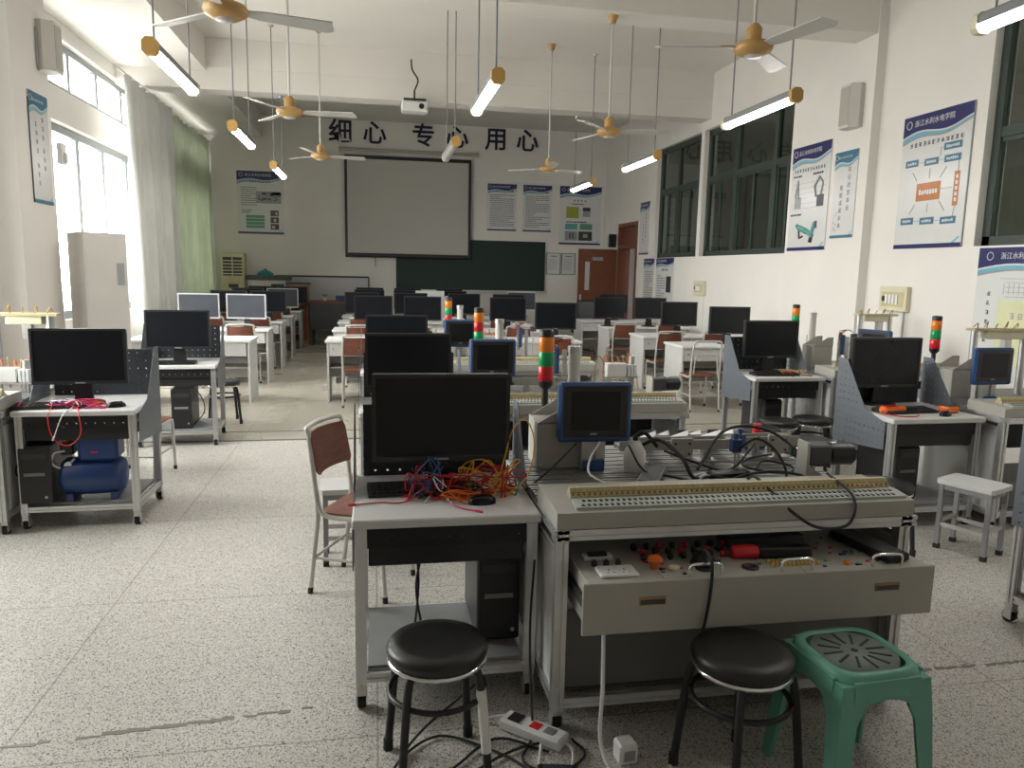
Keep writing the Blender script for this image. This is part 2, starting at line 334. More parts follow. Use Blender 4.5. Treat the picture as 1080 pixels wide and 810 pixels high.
window(2, XL - .16, 9.0, 18.0, 3.76, 4.36, M['alfr'], M['glass'], [9.9, 10.85, 11.85, 12.9, 14.0, 15.0, 16.0, 17.0], [], .08, .07)
window(3, XL - .16, 4.1, 6.9, 1.0, 3.36, M['alfr'], M['glass'], ml(4.1, 6.9, 4), [])
window(4, XL - .16, 4.1, 6.9, 3.76, 4.36, M['alfr'], M['glass'], ml(4.1, 6.9, 4), [], .05)
window(5, XR + .08, 9.6, 12.62, 2.02, 4.14, M['winframe'], M['dglass'], [10.35, 11.55], [3.32], .09, .07, True)
window(6, XR + .08, 12.76, 14.82, 2.02, 4.14, M['winframe'], M['dglass'], [13.9], [3.32], .09, .07, True)
window(7, XR + .08, 3.2, 6.38, 2.02, 4.14, M['winframe'], M['dglass'], [4.2, 5.3], [3.05], .09, .07, True)
# door standing open into the room, and its frame
fr = MB().box(XR - .02, XR + .26, 15.82, 15.90, 0, 2.82).box(XR - .02, XR + .26, 17.04, 17.12, 0, 2.82).box(XR - .02, XR + .26, 15.90, 17.04, 2.74, 2.82).box(XR - .02, XR + .26, 15.90, 17.04, 2.26, 2.34)
d1 = struct(fr.build('door_1', M['door'])); B(XR + .1, XR + .13, 15.9, 17.04, 2.34, 2.74).build('transom_panel', M['door'], d1)
lf = MB(); lf.box(4.62, 5.53, 17.06, 17.10, .02, 1.30).box(4.62, 5.53, 17.06, 17.10, 1.95, 2.24).box(4.62, 4.78, 17.06, 17.10, 1.3, 1.95).box(4.90, 5.53, 17.06, 17.10, 1.3, 1.95)
d2 = struct(lf.build('door_2', M['door'])); B(4.78, 4.90, 17.075, 17.085, 1.3, 1.95).build('pane', M['glass'], d2); B(4.66, 4.70, 17.03, 17.06, .95, 1.2, b=.006).build('handle', M['chrome'], d2)
B(4.95, 5.2, 17.054, 17.06, 1.98, 2.06).build('name_plate', M['pgrey'], d2)

# ------------------------------------------------------------------ curtains
def curtain(label, y0, y1, z0, z1, x, amp, pitch, lean=0.0, cm='curtain'):
    m = MB(); nu = int((y1 - y0) / pitch * 12); nv = 14; vs = []; fs = []
    for j in range(nv + 1):
        t = j / nv; z = z1 + (z0 - z1) * t
        for i in range(nu + 1):
            s = i / nu; y = y0 + (y1 - y0) * s + lean * t * t * (1 - s) + .03 * math.sin(3 * t + 5 * s); ph = 2 * PI * (y1 - y0) * s / pitch
            a = amp * (.55 + .45 * t) * (1 + .4 * math.sin(1.7 * ph / 5 + 1) * t)
            vs.append((x + a * math.sin(ph + .5 * math.sin(2.3 * t + ph * .21)) + .02 * math.sin(ph * .37 + 4 * t), y, z))
    for j in range(nv):
        for i in range(nu): k = j * (nu + 1) + i; fs.append((k, k + 1, k + nu + 2, k + nu + 1))
    m.add(vs, fs, True)
    t_ = thing('curtain', label, 'curtain')
    o = m.build('cloth', M[cm], t_); md = o.modifiers.new('thickness', 'SOLIDIFY'); md.thickness = .004
    MB().cyl((x, y0 - .25, z1 + .03), (x, y1, z1 + .03), .014).build('rail', M['steel'], t_)
    h = MB()
    for i in range(int((y1 - y0) / .3)): h.box(x - .006, x + .006, y0 + .1 + i * .3, y0 + .112 + i * .3, z1 - .01, z1 + .04)
    stuff(h.build('hook', M['steel'], t_))
curtain('grey green full length curtain drawn along the window wall to the back corner', 13.84, 18.14, .35, 4.36, XL + .14, .10, .40, .0)
curtain('pale grey full length curtain bunched at the middle of the window wall', 11.55, 13.88, .35, 4.24, XL + .36, .115, .36, .10, 'curtain2')
curtain('narrow grey curtain bunched against the pillar with the slogan banner', 8.95, 9.42, .6, 4.4, XL + .18, .06, .12, 0, 'curtain2')
tb = thing('curtain_hook_box', 'clear plastic holder stuck to the pillar side near the bunched curtain', 'holder', (-3.28, 8.93, 2.72)); MB().box(0, .06, 0, .12, 0, .22, b=.01).build('body', M['white'], tb); B(.06, .075, .02, .1, .02, .12).build('lip', M['acrylic'], tb)

# ------------------------------------------------------------------ ceiling lamps and fans
def make_lamp(x, y, lit, label, z=3.1, ln=1.25, top=ZC, top2=None):
    t = thing('pendant_lamp', label, 'lamp', (x, y, z))
    MB().prism([(-.045, .0), (-.045, .045), (-.03, .06), (.03, .06), (.045, .045), (.045, .0)], 'y', .03, ln - .03).build('housing', M['mgrey'], t)
    q = [(.043 * math.cos(v), -.001 - .040 * math.sin(v)) for v in [PI * k / 8 for k in range(9)]]
    MB().prism(q, 'y', .05, ln - .05).build('tube', M['lamp'] if lit else M['offlamp'], t)
    for a, mm in ((.0, 'lampcap'), (ln - .05, 'cream')): MB().prism([(-.050, -.018), (-.050, .045), (-.025, .07), (.025, .07), (.050, .045), (.050, -.018), (.028, -.044), (-.028, -.044)], 'y', a, a + .05).build('end_cap', M[mm], t)
    for i, a in enumerate((.12, ln - .12)):
        tp = (top if i == 0 or top2 is None else top2) - z
        r = MB().cyl((0, a, .07), (0, a, tp), .007, 6).build('rod', M['mgrey'], t)
        MB().lathe([(.035, tp - .03), (.04, tp)], (0, a, 0), 12).build('cup', M['steel'], r)
G = None
for (x, y, lit, lab, t1, t2) in ((-1.44, 5.56, 1, 'lit pendant tube lamp hung closest on the window side', ZC, ZC), (-1.42, 8.40, 1, 'lit pendant tube lamp over the aisle past the pillar', ZC, ZC), (-1.40, 11.45, 1, 'lit pendant tube lamp in front of the photo poster on the back wall', ZC, 4.29),
                        (.90, 5.72, 1, 'lit pendant tube lamp hung over the middle benches before the slogan', ZC, ZC), (.90, 8.66, 0, 'unlit pendant lamp with dark tube just above the projection screen', ZC, ZC),
                        (3.27, 5.70, 1, 'lit pendant tube lamp crossing the big green corridor window', ZC, ZC), (3.35, 8.9, 1, 'lit pendant tube lamp by the far corner of the corridor windows', ZC, ZC), (3.36, 11.7, 1, 'lit pendant tube lamp in front of the coloured specimen poster', ZC, 4.29), (3.33, 2.70, 1, 'lit pendant tube lamp cut by the upper corner of the picture', ZC, ZC)):
    make_lamp(x, y, lit, lab, top=t1, top2=t2)
def make_fan(x, y, z, rz, label, top=ZC):
    t = thing('ceiling_fan', label, 'fan', (x, y, z), rz)
    MB().lathe([(.02, -.055), (.075, -.052), (.12, -.028), (.132, .0), (.12, .025), (.07, .042), (.05, .046)], n=24).build('motor', M['fanyel'], t)
    MB().lathe([(.0, -.064), (.055, -.062), (.06, -.048)], n=18).build('cap', M['blade'], t)
    MB().lathe([(.05, .046), (.052, .12), (.03, .15)], n=16).build('canopy', M['fanyel'], t)
    r = MB().cyl((0, 0, .15), (0, 0, top - z), .012, 10).build('rod', M['blade'], t); MB().lathe([(.03, top - z - .08), (.06, top - z)], n=14).build('cup', M['fanyel'], r)
    for k in range(3):
        a = k * 2 * PI / 3; m = MB(); m.M = Matrix.Rotation(a, 4, 'Z') @ Matrix.Rotation(math.radians(-12), 4, 'X')
        m.prism([(.12, -.03), (.2, -.05), (.62, -.075), (.66, .03), (.62, .06), (.2, .05), (.12, .03)], 'z', -.004, .004); m.build('blade', M['blade'], t)
        b_ = MB(); b_.M = m.M; b_.box(.1, .22, -.02, .02, .004, .012).build('bracket', M['fanyel'], t)
make_fan(-.86, 5.0, 3.20, .33, 'ochre ceiling fan nearest on the window side with white blades'); make_fan(-.82, 8.1, 3.22, .02, 'ochre ceiling fan just past the first cross beam on the window side', 4.37); make_fan(-.75, 11.5, 3.28, .25, 'small looking ochre fan between the photo poster and projection screen')
make_fan(2.52, 5.0, 3.22, .82, 'ochre ceiling fan in front of the corridor windows with three visible blades'); make_fan(2.48, 8.1, 3.20, -.2, 'ochre ceiling fan on a long pale rod before the back wall', 4.37); make_fan(2.6, 11.5, 3.24, .45, 'ochre fan hanging before the pair of text posters')
# projector
pj = thing('projector', 'white ceiling projector hung from a wire on the far beam', 'projector', (.62, 12.2, 4.10))
B(-.2, .2, -.15, .15, -.02, .13, b=.02).build('body', M['white'], pj); B(-.17, .17, -.16, -.14, .13, .16).build('bracket', M['black'], pj); MB().cyl((.1, -.15, .05), (.1, -.17, .05), .04).build('lens', M['black'], pj)
MB().cyl((0, 0, .13), (0, 0, .30), .015).build('hanger', M['black'], pj); MB().tube(cr([(0, 0, .3), (.05, -.05, .45), (-.03, .05, .62), (-.04, .19, .80)]), .012).build('cable', M['rubber'], pj)
for (x, y, lab) in ((-.95, 8.9, 'small white smoke sensor on the ceiling beside the window side fan'), (2.7, 9.6, 'small white smoke sensor on the ceiling near the corridor side')):
    t = thing('smoke_sensor', lab, 'sensor', (x, y, ZC)); MB().lathe([(.02, -.07), (.05, -.06), (.06, -.02), (.03, 0)], n=14).build('head', M['white'], t)

# ------------------------------------------------------------------ back wall
def on_back(x, z): return (x, YB, z)
for i, (ch, x) in enumerate((('细', -.99), ('心', -.23), ('专', .88), ('心', 1.66), ('用', 2.58), ('心', 3.33))):
    o = text(ch, .545, M['ink'], None, (x - .02, YB - .012, 4.56), ext=.01, off=.008, name='wall_character')
    tag(o, ['dark blue cut-out character 细 starting the slogan on the back wall', 'dark blue heart character, first of three alike in the slogan', 'dark blue character 专 in the middle of the slogan', 'dark blue character for heart, middle one of three in the slogan', 'dark blue character 用 in the slogan above the text posters', 'dark blue character for heart that ends the slogan'][i], 'lettering')
ps = thing('projection_screen', 'grey pull-down projection screen with black border on the back wall', 'screen', (-.66, YB - .12, 1.98))
B(0, 2.9, 0, .012, 0, 2.24).build('fabric', M['screenw'], ps)
bd = MB().box(-.0, 2.9, -.004, .012, -.0, .07).box(0, 2.9, -.004, .012, 2.18, 2.26).box(0, .06, -.004, .012, .07, 2.18).box(2.84, 2.9, -.004, .012, .07, 2.18); bd.build('border', M['black'], ps)
MB().cyl((-.12, .02, 2.38), (3.08, .02, 2.38), .035).build('roller_case', M['gpaint'], ps); MB().cyl((0, .0, -.01), (2.9, .0, -.01), .02).build('weight_bar', M['black'], ps); MB().tube([(.68, 0, 0), (.68, 0, -.25)], .008).build('pull_cord', M['black'], ps)
for s_ in (-.12, 3.03): B(s_, s_ + .05, .02, .12, 2.30, 2.46).build('bracket', M['cream'], ps)
cb = thing('chalkboard', 'dark green chalkboard partly behind the projection screen', 'chalkboard', (.50, YB - .06, 1.22))
B(.04, 3.53, .01, .05, .04, 1.15).build('board', M['chalk'], cb); MB().box(0, 3.57, 0, .06, 0, .04).box(0, 3.57, 0, .06, 1.15, 1.19).box(0, .04, 0, .06, .04, 1.15).box(3.53, 3.57, 0, .06, .04, 1.15).build('frame', M['chalk'], cb); B(0, 3.57, -.09, 0, -.02, .01).build('chalk_tray', M['alu'], cb)
# cable conduit along the back wall
cd = MB().box(2.3, 5.55, YB - .025, YB - .001, 3.80, 3.84).box(5.50, 5.53, YB - .025, YB - .001, 2.3, 3.80); tag(cd.build('cable_trunking', M['white']), 'thin white cable trunking running along the back wall above the posters', 'trunking')

# ------------------------------------------------------------------ posters
def poster(label, loc, rz, w, h, kind='poster', group=None, title='浙江水利水电学院', foot=True, hd=None, navy='pnavy'):
    t = thing('wall_poster', label, 'poster', loc, rz, group)
    B(0, w, -.012, 0, 0, h).build('sheet', M['paper'], t)
    hd = hd or h * .13; n = 14; e = -.013
    def wave(lo, hi, m, y0, y1, nm, ph=0.0):
        pts = [(w * i / n, lo + (hi - lo) * (.5 - .5 * math.cos(PI * i / n * 1.0)) + hd * .22 * math.sin(2.2 * PI * i / n + ph)) for i in range(n + 1)]
        vs = []
        for (x, z) in pts: vs += [(x, y0, z), (x, y1, z), (x, y0, h), (x, y1, h)]
        fs = []
        for i in range(n): k = 4 * i; fs += [(k, k + 4, k + 6, k + 2), (k + 1, k + 3, k + 7, k + 5), (k, k + 1, k + 5, k + 4), (k + 2, k + 6, k + 7, k + 3)]
        fs += [(0, 2, 3, 1), (4 * n, 4 * n + 1, 4 * n + 3, 4 * n + 2)]
        MB().add(vs, fs).build(nm, m, t)
    wave(h - hd * 1.62, h - hd * 1.02, M['pgrey'], -.013, -.0125, 'grey_wave'); wave(h - hd * 1.50, h - hd * .92, M['psky'], -.014, -.0125, 'blue_wave'); wave(h - hd * 1.28, h - hd * .84, M['paper'], -.015, -.0125, 'white_wave'); wave(h - hd * 1.18, h - hd * .76, M[navy], -.016, -.0125, 'header')
    s = hd * .40
    text(title, min(s, w * .075), M['paper'], t, (w * .17, -.0165, h - hd * .62), ext=.0008)
    MB().tube([(w * .09 + s * .55 * math.cos(a), -.017, h - hd * .48 + s * .55 * math.sin(a)) for a in [2 * PI * k / 14 for k in range(14)]], s * .07, 5, True).build('emblem', M['paper'], t)
    if foot:
        B(0, w, -.016, -.0125, 0, h * .032).build('footer', M[navy], t)
        MB().prism([(w * .86, h * .032), (w * .90, h * .032), (w * .98, h * .075), (w * .95, h * .075)], 'y', -.0145, -.0125).build('footer_mark', M['psky'], t)
    return t
def rect(t, x0, x1, z0, z1, m, name='print_block', e=-.0145): return B(x0, x1, e, -.0125, z0, z1).build(name, M[m], t)
def lines(t, x0, x1, z0, z1, n, m='ptext', hgt=.4, seed=1, vertical=False):
    r = random.Random(seed); b = MB(); st = (z1 - z0) / n
    for i in range(n):
        z = z1 - (i + .8) * st; x = x0
        end = x0 + (x1 - x0) * (1 if r.random() < .7 else r.uniform(.35, .9))
        while x < end - .01:
            l = r.uniform(.02, .09) * (x1 - x0) * 2; b.box(x, min(x + l, end), -.0135, -.0125, z, z + st * hgt); x += l + st * .22
    return stuff(b.build('text_line', M[m], t))
def glyphs(t, pts, s, m='ink', seed=3):
    r = random.Random(seed); b = MB()
    for (x, z) in pts:
        w_ = s * .13
        for k in range(3):
            zz = z + s * (.12 + .34 * k) + r.uniform(-.05, .05) * s; b.box(x + s * r.uniform(0, .2), x + s * r.uniform(.7, .95), -.0140, -.0125, zz, zz + w_)
        for k in range(2):
            xx = x + s * r.uniform(.1, .8); b.box(xx, xx + w_, -.0138, -.0125, z + s * r.uniform(0, .3), z + s * r.uniform(.7, 1))
    return stuff(b.build('glyph_print', M[m], t))
row = lambda x, z, n, d: [(x + i * d, z) for i in range(n)]
colm = lambda x, z, n, d: [(x, z - i * d) for i in range(n)]
# back wall posters
p = poster('poster with machine photo and green bars on the back wall by the curtain', (-3.02, YB, 2.42), 0, 1.0, 1.38)
glyphs(p, row(.27, 1.13, 8, .058), .045); lines(p, .08, .42, .62, 1.05, 9); rect(p, .40, .95, .68, .94, 'pgrey', 'photo'); 
ph = MB(); r = random.Random(5)
for i in range(14): a = r.uniform(.45, .88); c = r.uniform(.72, .88); ph.box(a, a + r.uniform(.02, .09), -.0155, -.0125, c, c + r.uniform(.01, .05))
stuff(ph.build('photo_detail', M['pdark'], p)); rect(p, .72, .94, .86, .93, 'paper', 'photo_gap')
for i in range(4): rect(p, .18, .58, .13 + i * .075, .19 + i * .075, 'pgreen', 'green_bar')
lines(p, .2, .56, .12, .43, 8, 'paper', .22, 9); lines(p, .1, .3, .45, .55, 3, 'ink', .45, 4)
for i in range(3): rect(p, .71, .89, .1 + i * .15, .23 + i * .15, 'pdark', 'photo'); rect(p, .74 + .04 * i, .80 + .03 * i, .13 + i * .15, .19 + i * .15, 'ppeach', 'photo_detail', -.0155)
for (x, lab, sd) in ((2.62, 'white text poster with navy header next to the projection screen', 11), (3.48, 'white text poster with navy header, second from the projection screen', 12)):
    p = poster(lab, (x + .03, YB, 2.65), 0, .70, 1.09); lines(p, .12, .62, .90, .94, 1, 'ink', .7, sd); lines(p, .06, .64, .10, .86, 17, 'ptext', .36, sd)
p = poster('poster with coloured specimen pictures above the open door leaf', (4.41, YB, 2.37), 0, 1.04, 1.38)
glyphs(p, row(.34, 1.02, 4, .09), .05); lines(p, .3, .6, .95, .98, 1, 'ink', .7, 3)
rect(p, .17, .48, .63, .90, 'polive', 'photo'); rect(p, .58, .77, .80, .89, 'pdark', 'photo'); rect(p, .58, .77, .67, .79, 'pgrey', 'photo'); rect(p, .15, .46, .36, .50, 'pteal', 'photo'); rect(p, .52, .83, .36, .50, 'pgreen', 'photo'); rect(p, .15, .46, .10, .32, 'pgrey', 'photo'); rect(p, .49, .83, .10, .32, 'pdark', 'photo')
rect(p, .26, .29, .14, .28, 'pdark', 'photo_detail', -.0155); rect(p, .33, .36, .14, .28, 'pdark', 'photo_detail', -.0155); rect(p, .6, .72, .17, .26, 'pgrey', 'photo_detail', -.0155); lines(p, .18, .82, .52, .56, 1, 'ink', .6, 6)
for (x, lab) in ((4.12, 'framed black and white notice next to the chalkboard'), (4.49, 'framed notice beside the open door leaf')):
    t = thing('framed_notice', lab, 'notice', (x, YB - .012, 1.64)); B(0, .35, 0, .012, 0, .52).build('sheet', M['paper'], t); MB().box(0, .35, -.008, 0, 0, .012).box(0, .35, -.008, 0, .508, .52).box(0, .012, -.008, 0, .012, .508).box(.338, .35, -.008, 0, .012, .508).build('frame', M['black'], t)
    b = MB(); r = random.Random(len(lab))
    for i in range(8): b.box(.05, r.uniform(.2, .3), -.001, .0, .12 + i * .035, .126 + i * .035)
    b.box(.1, .26, -.001, 0, .43, .45); stuff(b.build('text_line', M['ptext'], t))
# right wall: rz = -90 deg, local x runs towards the camera
RZ = -PI / 2
p = poster('big workflow poster with orange box and blue boxes beside the pilaster', (XR, 7.50, 2.02), RZ, .97, 1.36)
glyphs(p, row(.12, 1.035, 12, .064), .048)
for (x0_, x1_, z0_, z1_, mm) in ((.62, .86, .95, 1.02, 'pblue'), (.08, .27, .84, .91, 'pblue'), (.36, .56, .83, .90, 'pblue'), (.64, .86, .83, .90, 'pblue'), (.08, .27, .25, .32, 'pblue'), (.37, .57, .24, .31, 'pblue'), (.66, .87, .23, .30, 'pblue'), (.28, .62, .48, .66, 'porange'), (.80, .87, .40, .73, 'porange')):
    rect(p, x0_, x1_, z0_, z1_, mm, 'flow_box', -.0145)
gl = MB(); r = random.Random(8)
def ticks(x0_, x1_, z_, n_, s_):
    for i in range(n_): xx = x0_ + (x1_ - x0_) * i / n_; gl.box(xx, xx + (x1_ - x0_) / n_ * .7, -.0155, -.0144, z_ + s_ * r.uniform(0, .2), z_ + s_ * r.uniform(.7, 1))
for q in ((.65, .83, .97, 7, .03), (.11, .25, .86, 4, .03), (.39, .53, .85, 5, .03), (.67, .83, .85, 6, .03), (.11, .24, .27, 5, .03), (.40, .54, .26, 5, .03), (.69, .84, .25, 6, .03), (.32, .59, .54, 7, .06)): ticks(*q)
for i in range(5): gl.box(.822, .85, -.0155, -.0144, .44 + i * .055, .475 + i * .055)
stuff(gl.build('box_text', M['paper'], p))
ar = MB()
for (a, b) in (((.27, .875), (.36, .867)), ((.56, .865), (.64, .865)), ((.27, .285), (.37, .277)), ((.57, .275), (.66, .268)), ((.58, .9), (.58, .985)), ((.58, .985), (.62, .985)), ((.84, .83), (.84, .73)), ((.84, .40), (.82, .30)), ((.62, .58), (.78, .58)), ((.2, .78), (.27, .69)), ((.45, .8), (.45, .70)), ((.68, .79), (.60, .69)), ((.2, .36), (.27, .45)), ((.46, .36), (.46, .45)), ((.7, .36), (.62, .46))):
    ar.cyl((a[0], -.0135, a[1]), (b[0], -.0135, b[1]), .004, 4)
stuff(ar.build('arrow', M['pgrey'], p)); MB().cyl((.97, -.008, 0), (.97, -.008, 1.36), .008, 6).build('edge_strip', M['pgrey'], p)
p = poster('poster of robot arm drawings on the pilaster beside the corridor window', (5.47, 9.50, 2.04), RZ, .86, 1.32)
glyphs(p, row(.06, .995, 12, .060), .045); lines(p, .05, .25, .93, .97, 1, 'ink', .6, 4); lines(p, .5, .74, .93, .97, 1, 'ink', .6, 5)
ra = MB()
for (a, b, c) in (((.13, .68), (.17, .9), .016), ((.17, .9), (.2, .66), .012), ((.6, .66), (.56, .8), .018), ((.56, .8), (.66, .9), .018), ((.66, .9), (.74, .82), .014), ((.74, .82), (.70, .68), .014)): ra.cyl((a[0], -.0135, a[1]), (b[0], -.0135, b[1]), c, 5)
stuff(ra.build('arm_drawing', M['pgrey'], p)); rect(p, .11, .26, .54, .68, 'pgrey', 'drawing_base'); rect(p, .62, .77, .54, .68, 'pdark', 'drawing_base'); lines(p, .04, .30, .44, .48, 1, 'ink', .6, 8)
rb = MB()
for (a, b, c) in (((.25, .30), (.45, .24), .04), ((.45, .24), (.60, .17), .035), ((.62, .34), (.56, .2), .03)): rb.cyl((a[0], -.0135, a[1]), (b[0], -.0135, b[1]), c, 5)
stuff(rb.build('teal_arm_drawing', M['pteal'], p)); rd = MB()
for (a, b, c) in (((.58, .2), (.54, .1), .03), ((.26, .28), (.28, .16), .015), ((.28, .16), (.36, .18), .014), ((.64, .36), (.64, .27), .02), ((.22, .32), (.27, .29), .03)): rd.cyl((a[0], -.0145, a[1]), (b[0], -.0145, b[1]), c, 5)
stuff(rd.build('arm_joint_drawing', M['pdark'], p)); lines(p, .08, .8, .52, .9, 6, 'pgrey', .08, 12)
p = poster('narrow slogan banner on the pilaster under the grey speaker', (5.47, 8.54, 2.17), RZ, .44, 1.0, navy='pblue')
for i, ch in enumerate('知识改变命运'): text(ch, .066, M['ptext'], p, (.27, -.0135, .76 - i * .088), ext=.0005)
for i, ch in enumerate('技能成就未来'): text(ch, .066, M['ptext'], p, (.13, -.0135, .56 - i * .088), ext=.0005)
sp_ = MB()
for i in range(9): a = random.uniform(.04, .13); c = random.uniform(.06, .30); sp_.box(a, a + .015, -.0135, -.0125, c, c + .02)
stuff(sp_.build('splash_print', M['pgrey'], p))
p = poster('tall narrow slogan banner between the door and the corridor window', (XR, 15.68, 2.10), RZ, .57, 1.08)
glyphs(p, colm(.34, .80, 7, .075), .05, seed=5); glyphs(p, colm(.2, .60, 6, .075), .05, seed=6)
p = poster('white rules sheet below the narrow banner by the door', (XR, 15.32, 1.05), RZ, .60, .96, foot=False); lines(p, .08, .54, .06, .72, 14, seed=21)
p = poster('text poster with a small dark photo below the far corridor window', (XR, 14.60, 1.10), RZ, .92, .91, foot=False); lines(p, .08, .50, .06, .6, 11, seed=22); rect(p, .56, .80, .25, .56, 'pdark', 'photo'); glyphs(p, row(.3, .66, 5, .07), .05)
p = poster('large chart poster with pale yellow panel below the nearest corridor window', (XR, 6.28, .70), RZ, 1.5, 1.30, foot=False, hd=.16)
rect(p, .28, 1.35, .25, .83, 'pcream', 'chart_panel', -.0135); lines(p, .34, 1.3, .85, 1.02, 4, 'pgrey', .1, 31); glyphs(p, row(.42, .66, 9, .085), .06, 'pgrey', 33)
glyphs(p, colm(.14, .86, 6, .085), .045, seed=12); ck = MB()
for i in range(16): ck.box(.32 + i * .055, .325 + i * .055, -.0135, -.0125, .88, .98)
stuff(ck.build('chart_tick', M['pgrey'], p)); MB().box(.28, 1.3, -.0135, -.0125, 1.02, 1.024).build('chart_line', M['pgrey'], p)
# left pillar banner
p = poster('narrow slogan banner on the window side pillar with peeling corner', (-3.30, 8.35, 2.28), PI / 2, .44, 1.07, navy='pblue')
glyphs(p, colm(.27, .80, 3, .085) + colm(.27, .5, 3, .085), .05, 'ptext', 41); glyphs(p, colm(.12, .74, 4, .085) + colm(.12, .34, 3, .085), .05, 'ptext', 42)
MB().cyl((0, -.008, 0), (0, -.008, 1.0), .006, 5).build('edge_strip', M['pdark'], p)

# ------------------------------------------------------------------ speakers, wall boxes
def speaker(label, loc, rz):
    t = thing('wall_speaker', label, 'speaker', loc, rz); MB().prism([(-.12, 0), (-.14, -.06), (-.09, -.16), (.09, -.16), (.14, -.06), (.12, 0)], 'z', 0, .48).build('cabinet', M['wcab'], t)
    B(-.085, .085, -.166, -.16, .03, .45).build('grille', M['gpaint'], t); B(-.03, .03, -.02, .03, .48, .5).build('bracket', M['blackm'], t); return t
s1 = speaker('white speaker box high on the window side pillar', (-3.30, 8.78, 3.60), PI / 2)
speaker('grey speaker box high on the pilaster above the slogan banner', (5.47, 8.22, 3.40), RZ)
MB().tube(cr([(-.145, -.012, .40), (-.155, -.012, .2), (-.15, -.01, .02), (-.12, -.01, -.01)]), .008).build('wire', M['pgrey'], s1)
for (y, z, w, h, lab) in ((7.60, 1.35, .44, .27, 'cream switch panel box on the wall beside the pilaster foot'), (12.64, 1.35, .42, .25, 'small cream switch box under the corridor window')):
    t = thing('switch_box', lab, 'switch box', (XR, y, z), RZ); B(0, w, -.06, 0, 0, h, b=.008).build('box', M['cream'], t); B(.05, w - .04, -.064, -.06, .05, h - .06).build('cover', M['beige'], t)
    for i in range(4): B(.12 + i * .055, .155 + i * .055, -.075, -.064, .08, h - .09).build('switch', M['white'], t)
    B(.06, .10, -.072, -.064, h * .4, h * .6).build('lever', M['pdark'], t); MB().cyl((w * .8, -.012, 0), (w * .8, -.012, -z + .05), .012, 6).build('conduit', M['white'], t)
t = thing('door_alarm', 'small black box on the wall above the open door', 'box', (5.50, 17.3, 2.45)); B(-.1, .07, -.05, .05, -.15, .15, b=.01).build('case', M['black'], t); B(-.105, -.1, -.03, .03, -.05, .1).build('lens', M['pdark'], t)

# ------------------------------------------------------------------ air conditioner, cabinet, things at the back wall
ac = thing('air_conditioner', 'ivory floor standing air conditioner in the back corner by the curtain', 'air conditioner', (-3.30, 17.5, 0))
B(0, .50, 0, .35, .04, 1.98, b=.02).build('casing', M['acunit'], ac); B(.05, .45, -.006, 0, 1.48, 1.88).build('vent', M['black'], ac)
for i in range(5): B(.05, .45, -.02, -.006, 1.51 + i * .07, 1.535 + i * .07).build('slat', M['cream'], ac)
B(.24, .26, -.022, -.006, 1.48, 1.88).build('divider', M['cream'], ac); B(.16, .36, -.01, 0, 1.22, 1.30).build('display', M['pdark'], ac); B(.02, .48, -.008, 0, .1, .62).build('grille', M['cream'], ac); B(.0, .5, 0, .35, 0, .04).build('base', M['black'], ac)
wc = thing('tall_cabinet', 'tall off-white cabinet standing by the window', 'cabinet', (-3.27, 9.02, 0), -.78)
B(0, .36, 0, .46, .03, 2.02, b=.01).build('body', M['wcab'], wc); B(.36, .372, .01, .45, .08, 1.98, b=.004).build('door', M['wcab'], wc); B(.372, .382, .33, .41, 1.46, 1.70, b=.004).build('handle_plate', M['pgrey'], wc); B(.02, .34, .02, .44, 0, .03).build('base', M['gpaint'], wc)
wb = thing('whiteboard', 'grey whiteboard with black frame leaning on the back wall', 'whiteboard', (-2.2, YB - .10, .55)); B(0, 2.05, 0, .03, 0, .92).build('board', M['wboard'], wb); MB().box(-.02, 2.07, -.006, .035, .92, .96).box(2.05, 2.08, -.006, .035, 0, .92).box(-.02, 2.07, -.006, .035, -.03, 0).build('frame', M['black'], wb)
for s_ in (.1, 1.9): B(s_, s_ + .05, -.05, .03, -.55, 0).build('leg', M['blackm'], wb)
tt = thing('teacher_cabinet', 'grey wooden console cabinet with dark top in the back corner', 'cabinet', (-2.66, 17.2, 0)); B(0, .75, 0, .55, .0, 1.40).build('body', M['wcab'], tt); B(-.08, .83, -.05, .6, 1.40, 1.50, b=.01).build('top', M['dgrey'], tt); B(.45, .72, -.008, 0, .5, 1.32).build('door', M['black'], tt)
gb = thing('green_bag', 'crumpled green bag lying on the console cabinet', 'bag', (-2.35, 17.4, 1.50)); MB().lathe([(.17, 0), (.19, .03), (.12, .08), (.03, .12), (.02, .15)], n=14).build('sack', M['teal'], gb)
lc = thing('lectern', 'brown wooden lectern standing before the whiteboard', 'lectern', (-1.85, 17.12, 0)); B(0, .42, 0, .4, 0, 1.32).build('body', M['ylight'], lc); B(-.03, .45, -.03, .43, 1.32, 1.36, b=.006).build('top', M['dgrey'], lc); B(.02, .40, -.01, 0, .1, 1.2).build('front_panel', M['door'], lc)
td = thing('teacher_table', 'dark brown table in front of the whiteboard at the back', 'table', (-1.42, 17.0, 0)); B(0, .95, 0, .6, .92, .97).build('top', M['door'], td); B(.03, .92, .02, .05, .35, .92).build('front_panel', M['dgrey'], td)
for a in (.04, .87):
    for b in (.06, .52): B(a, a + .05, b, b + .05, 0, .92).build('leg', M['dgrey'], td)
bb = thing('blue_box', 'small dark blue box on the brown table at the back', 'box', (-.85, 17.2, .97)); B(0, .22, 0, .15, 0, .10, b=.008).build('tray', M['navy'], bb); B(-.005, .225, -.005, .155, .10, .115).build('lid', M['navy'], bb)
pw = thing('potted_plant', 'little green plant in a cup on the brown table', 'plant', (-1.08, 17.2, .97)); MB().lathe([(.035, 0), (.05, .08)], n=12).build('pot', M['white'], pw)
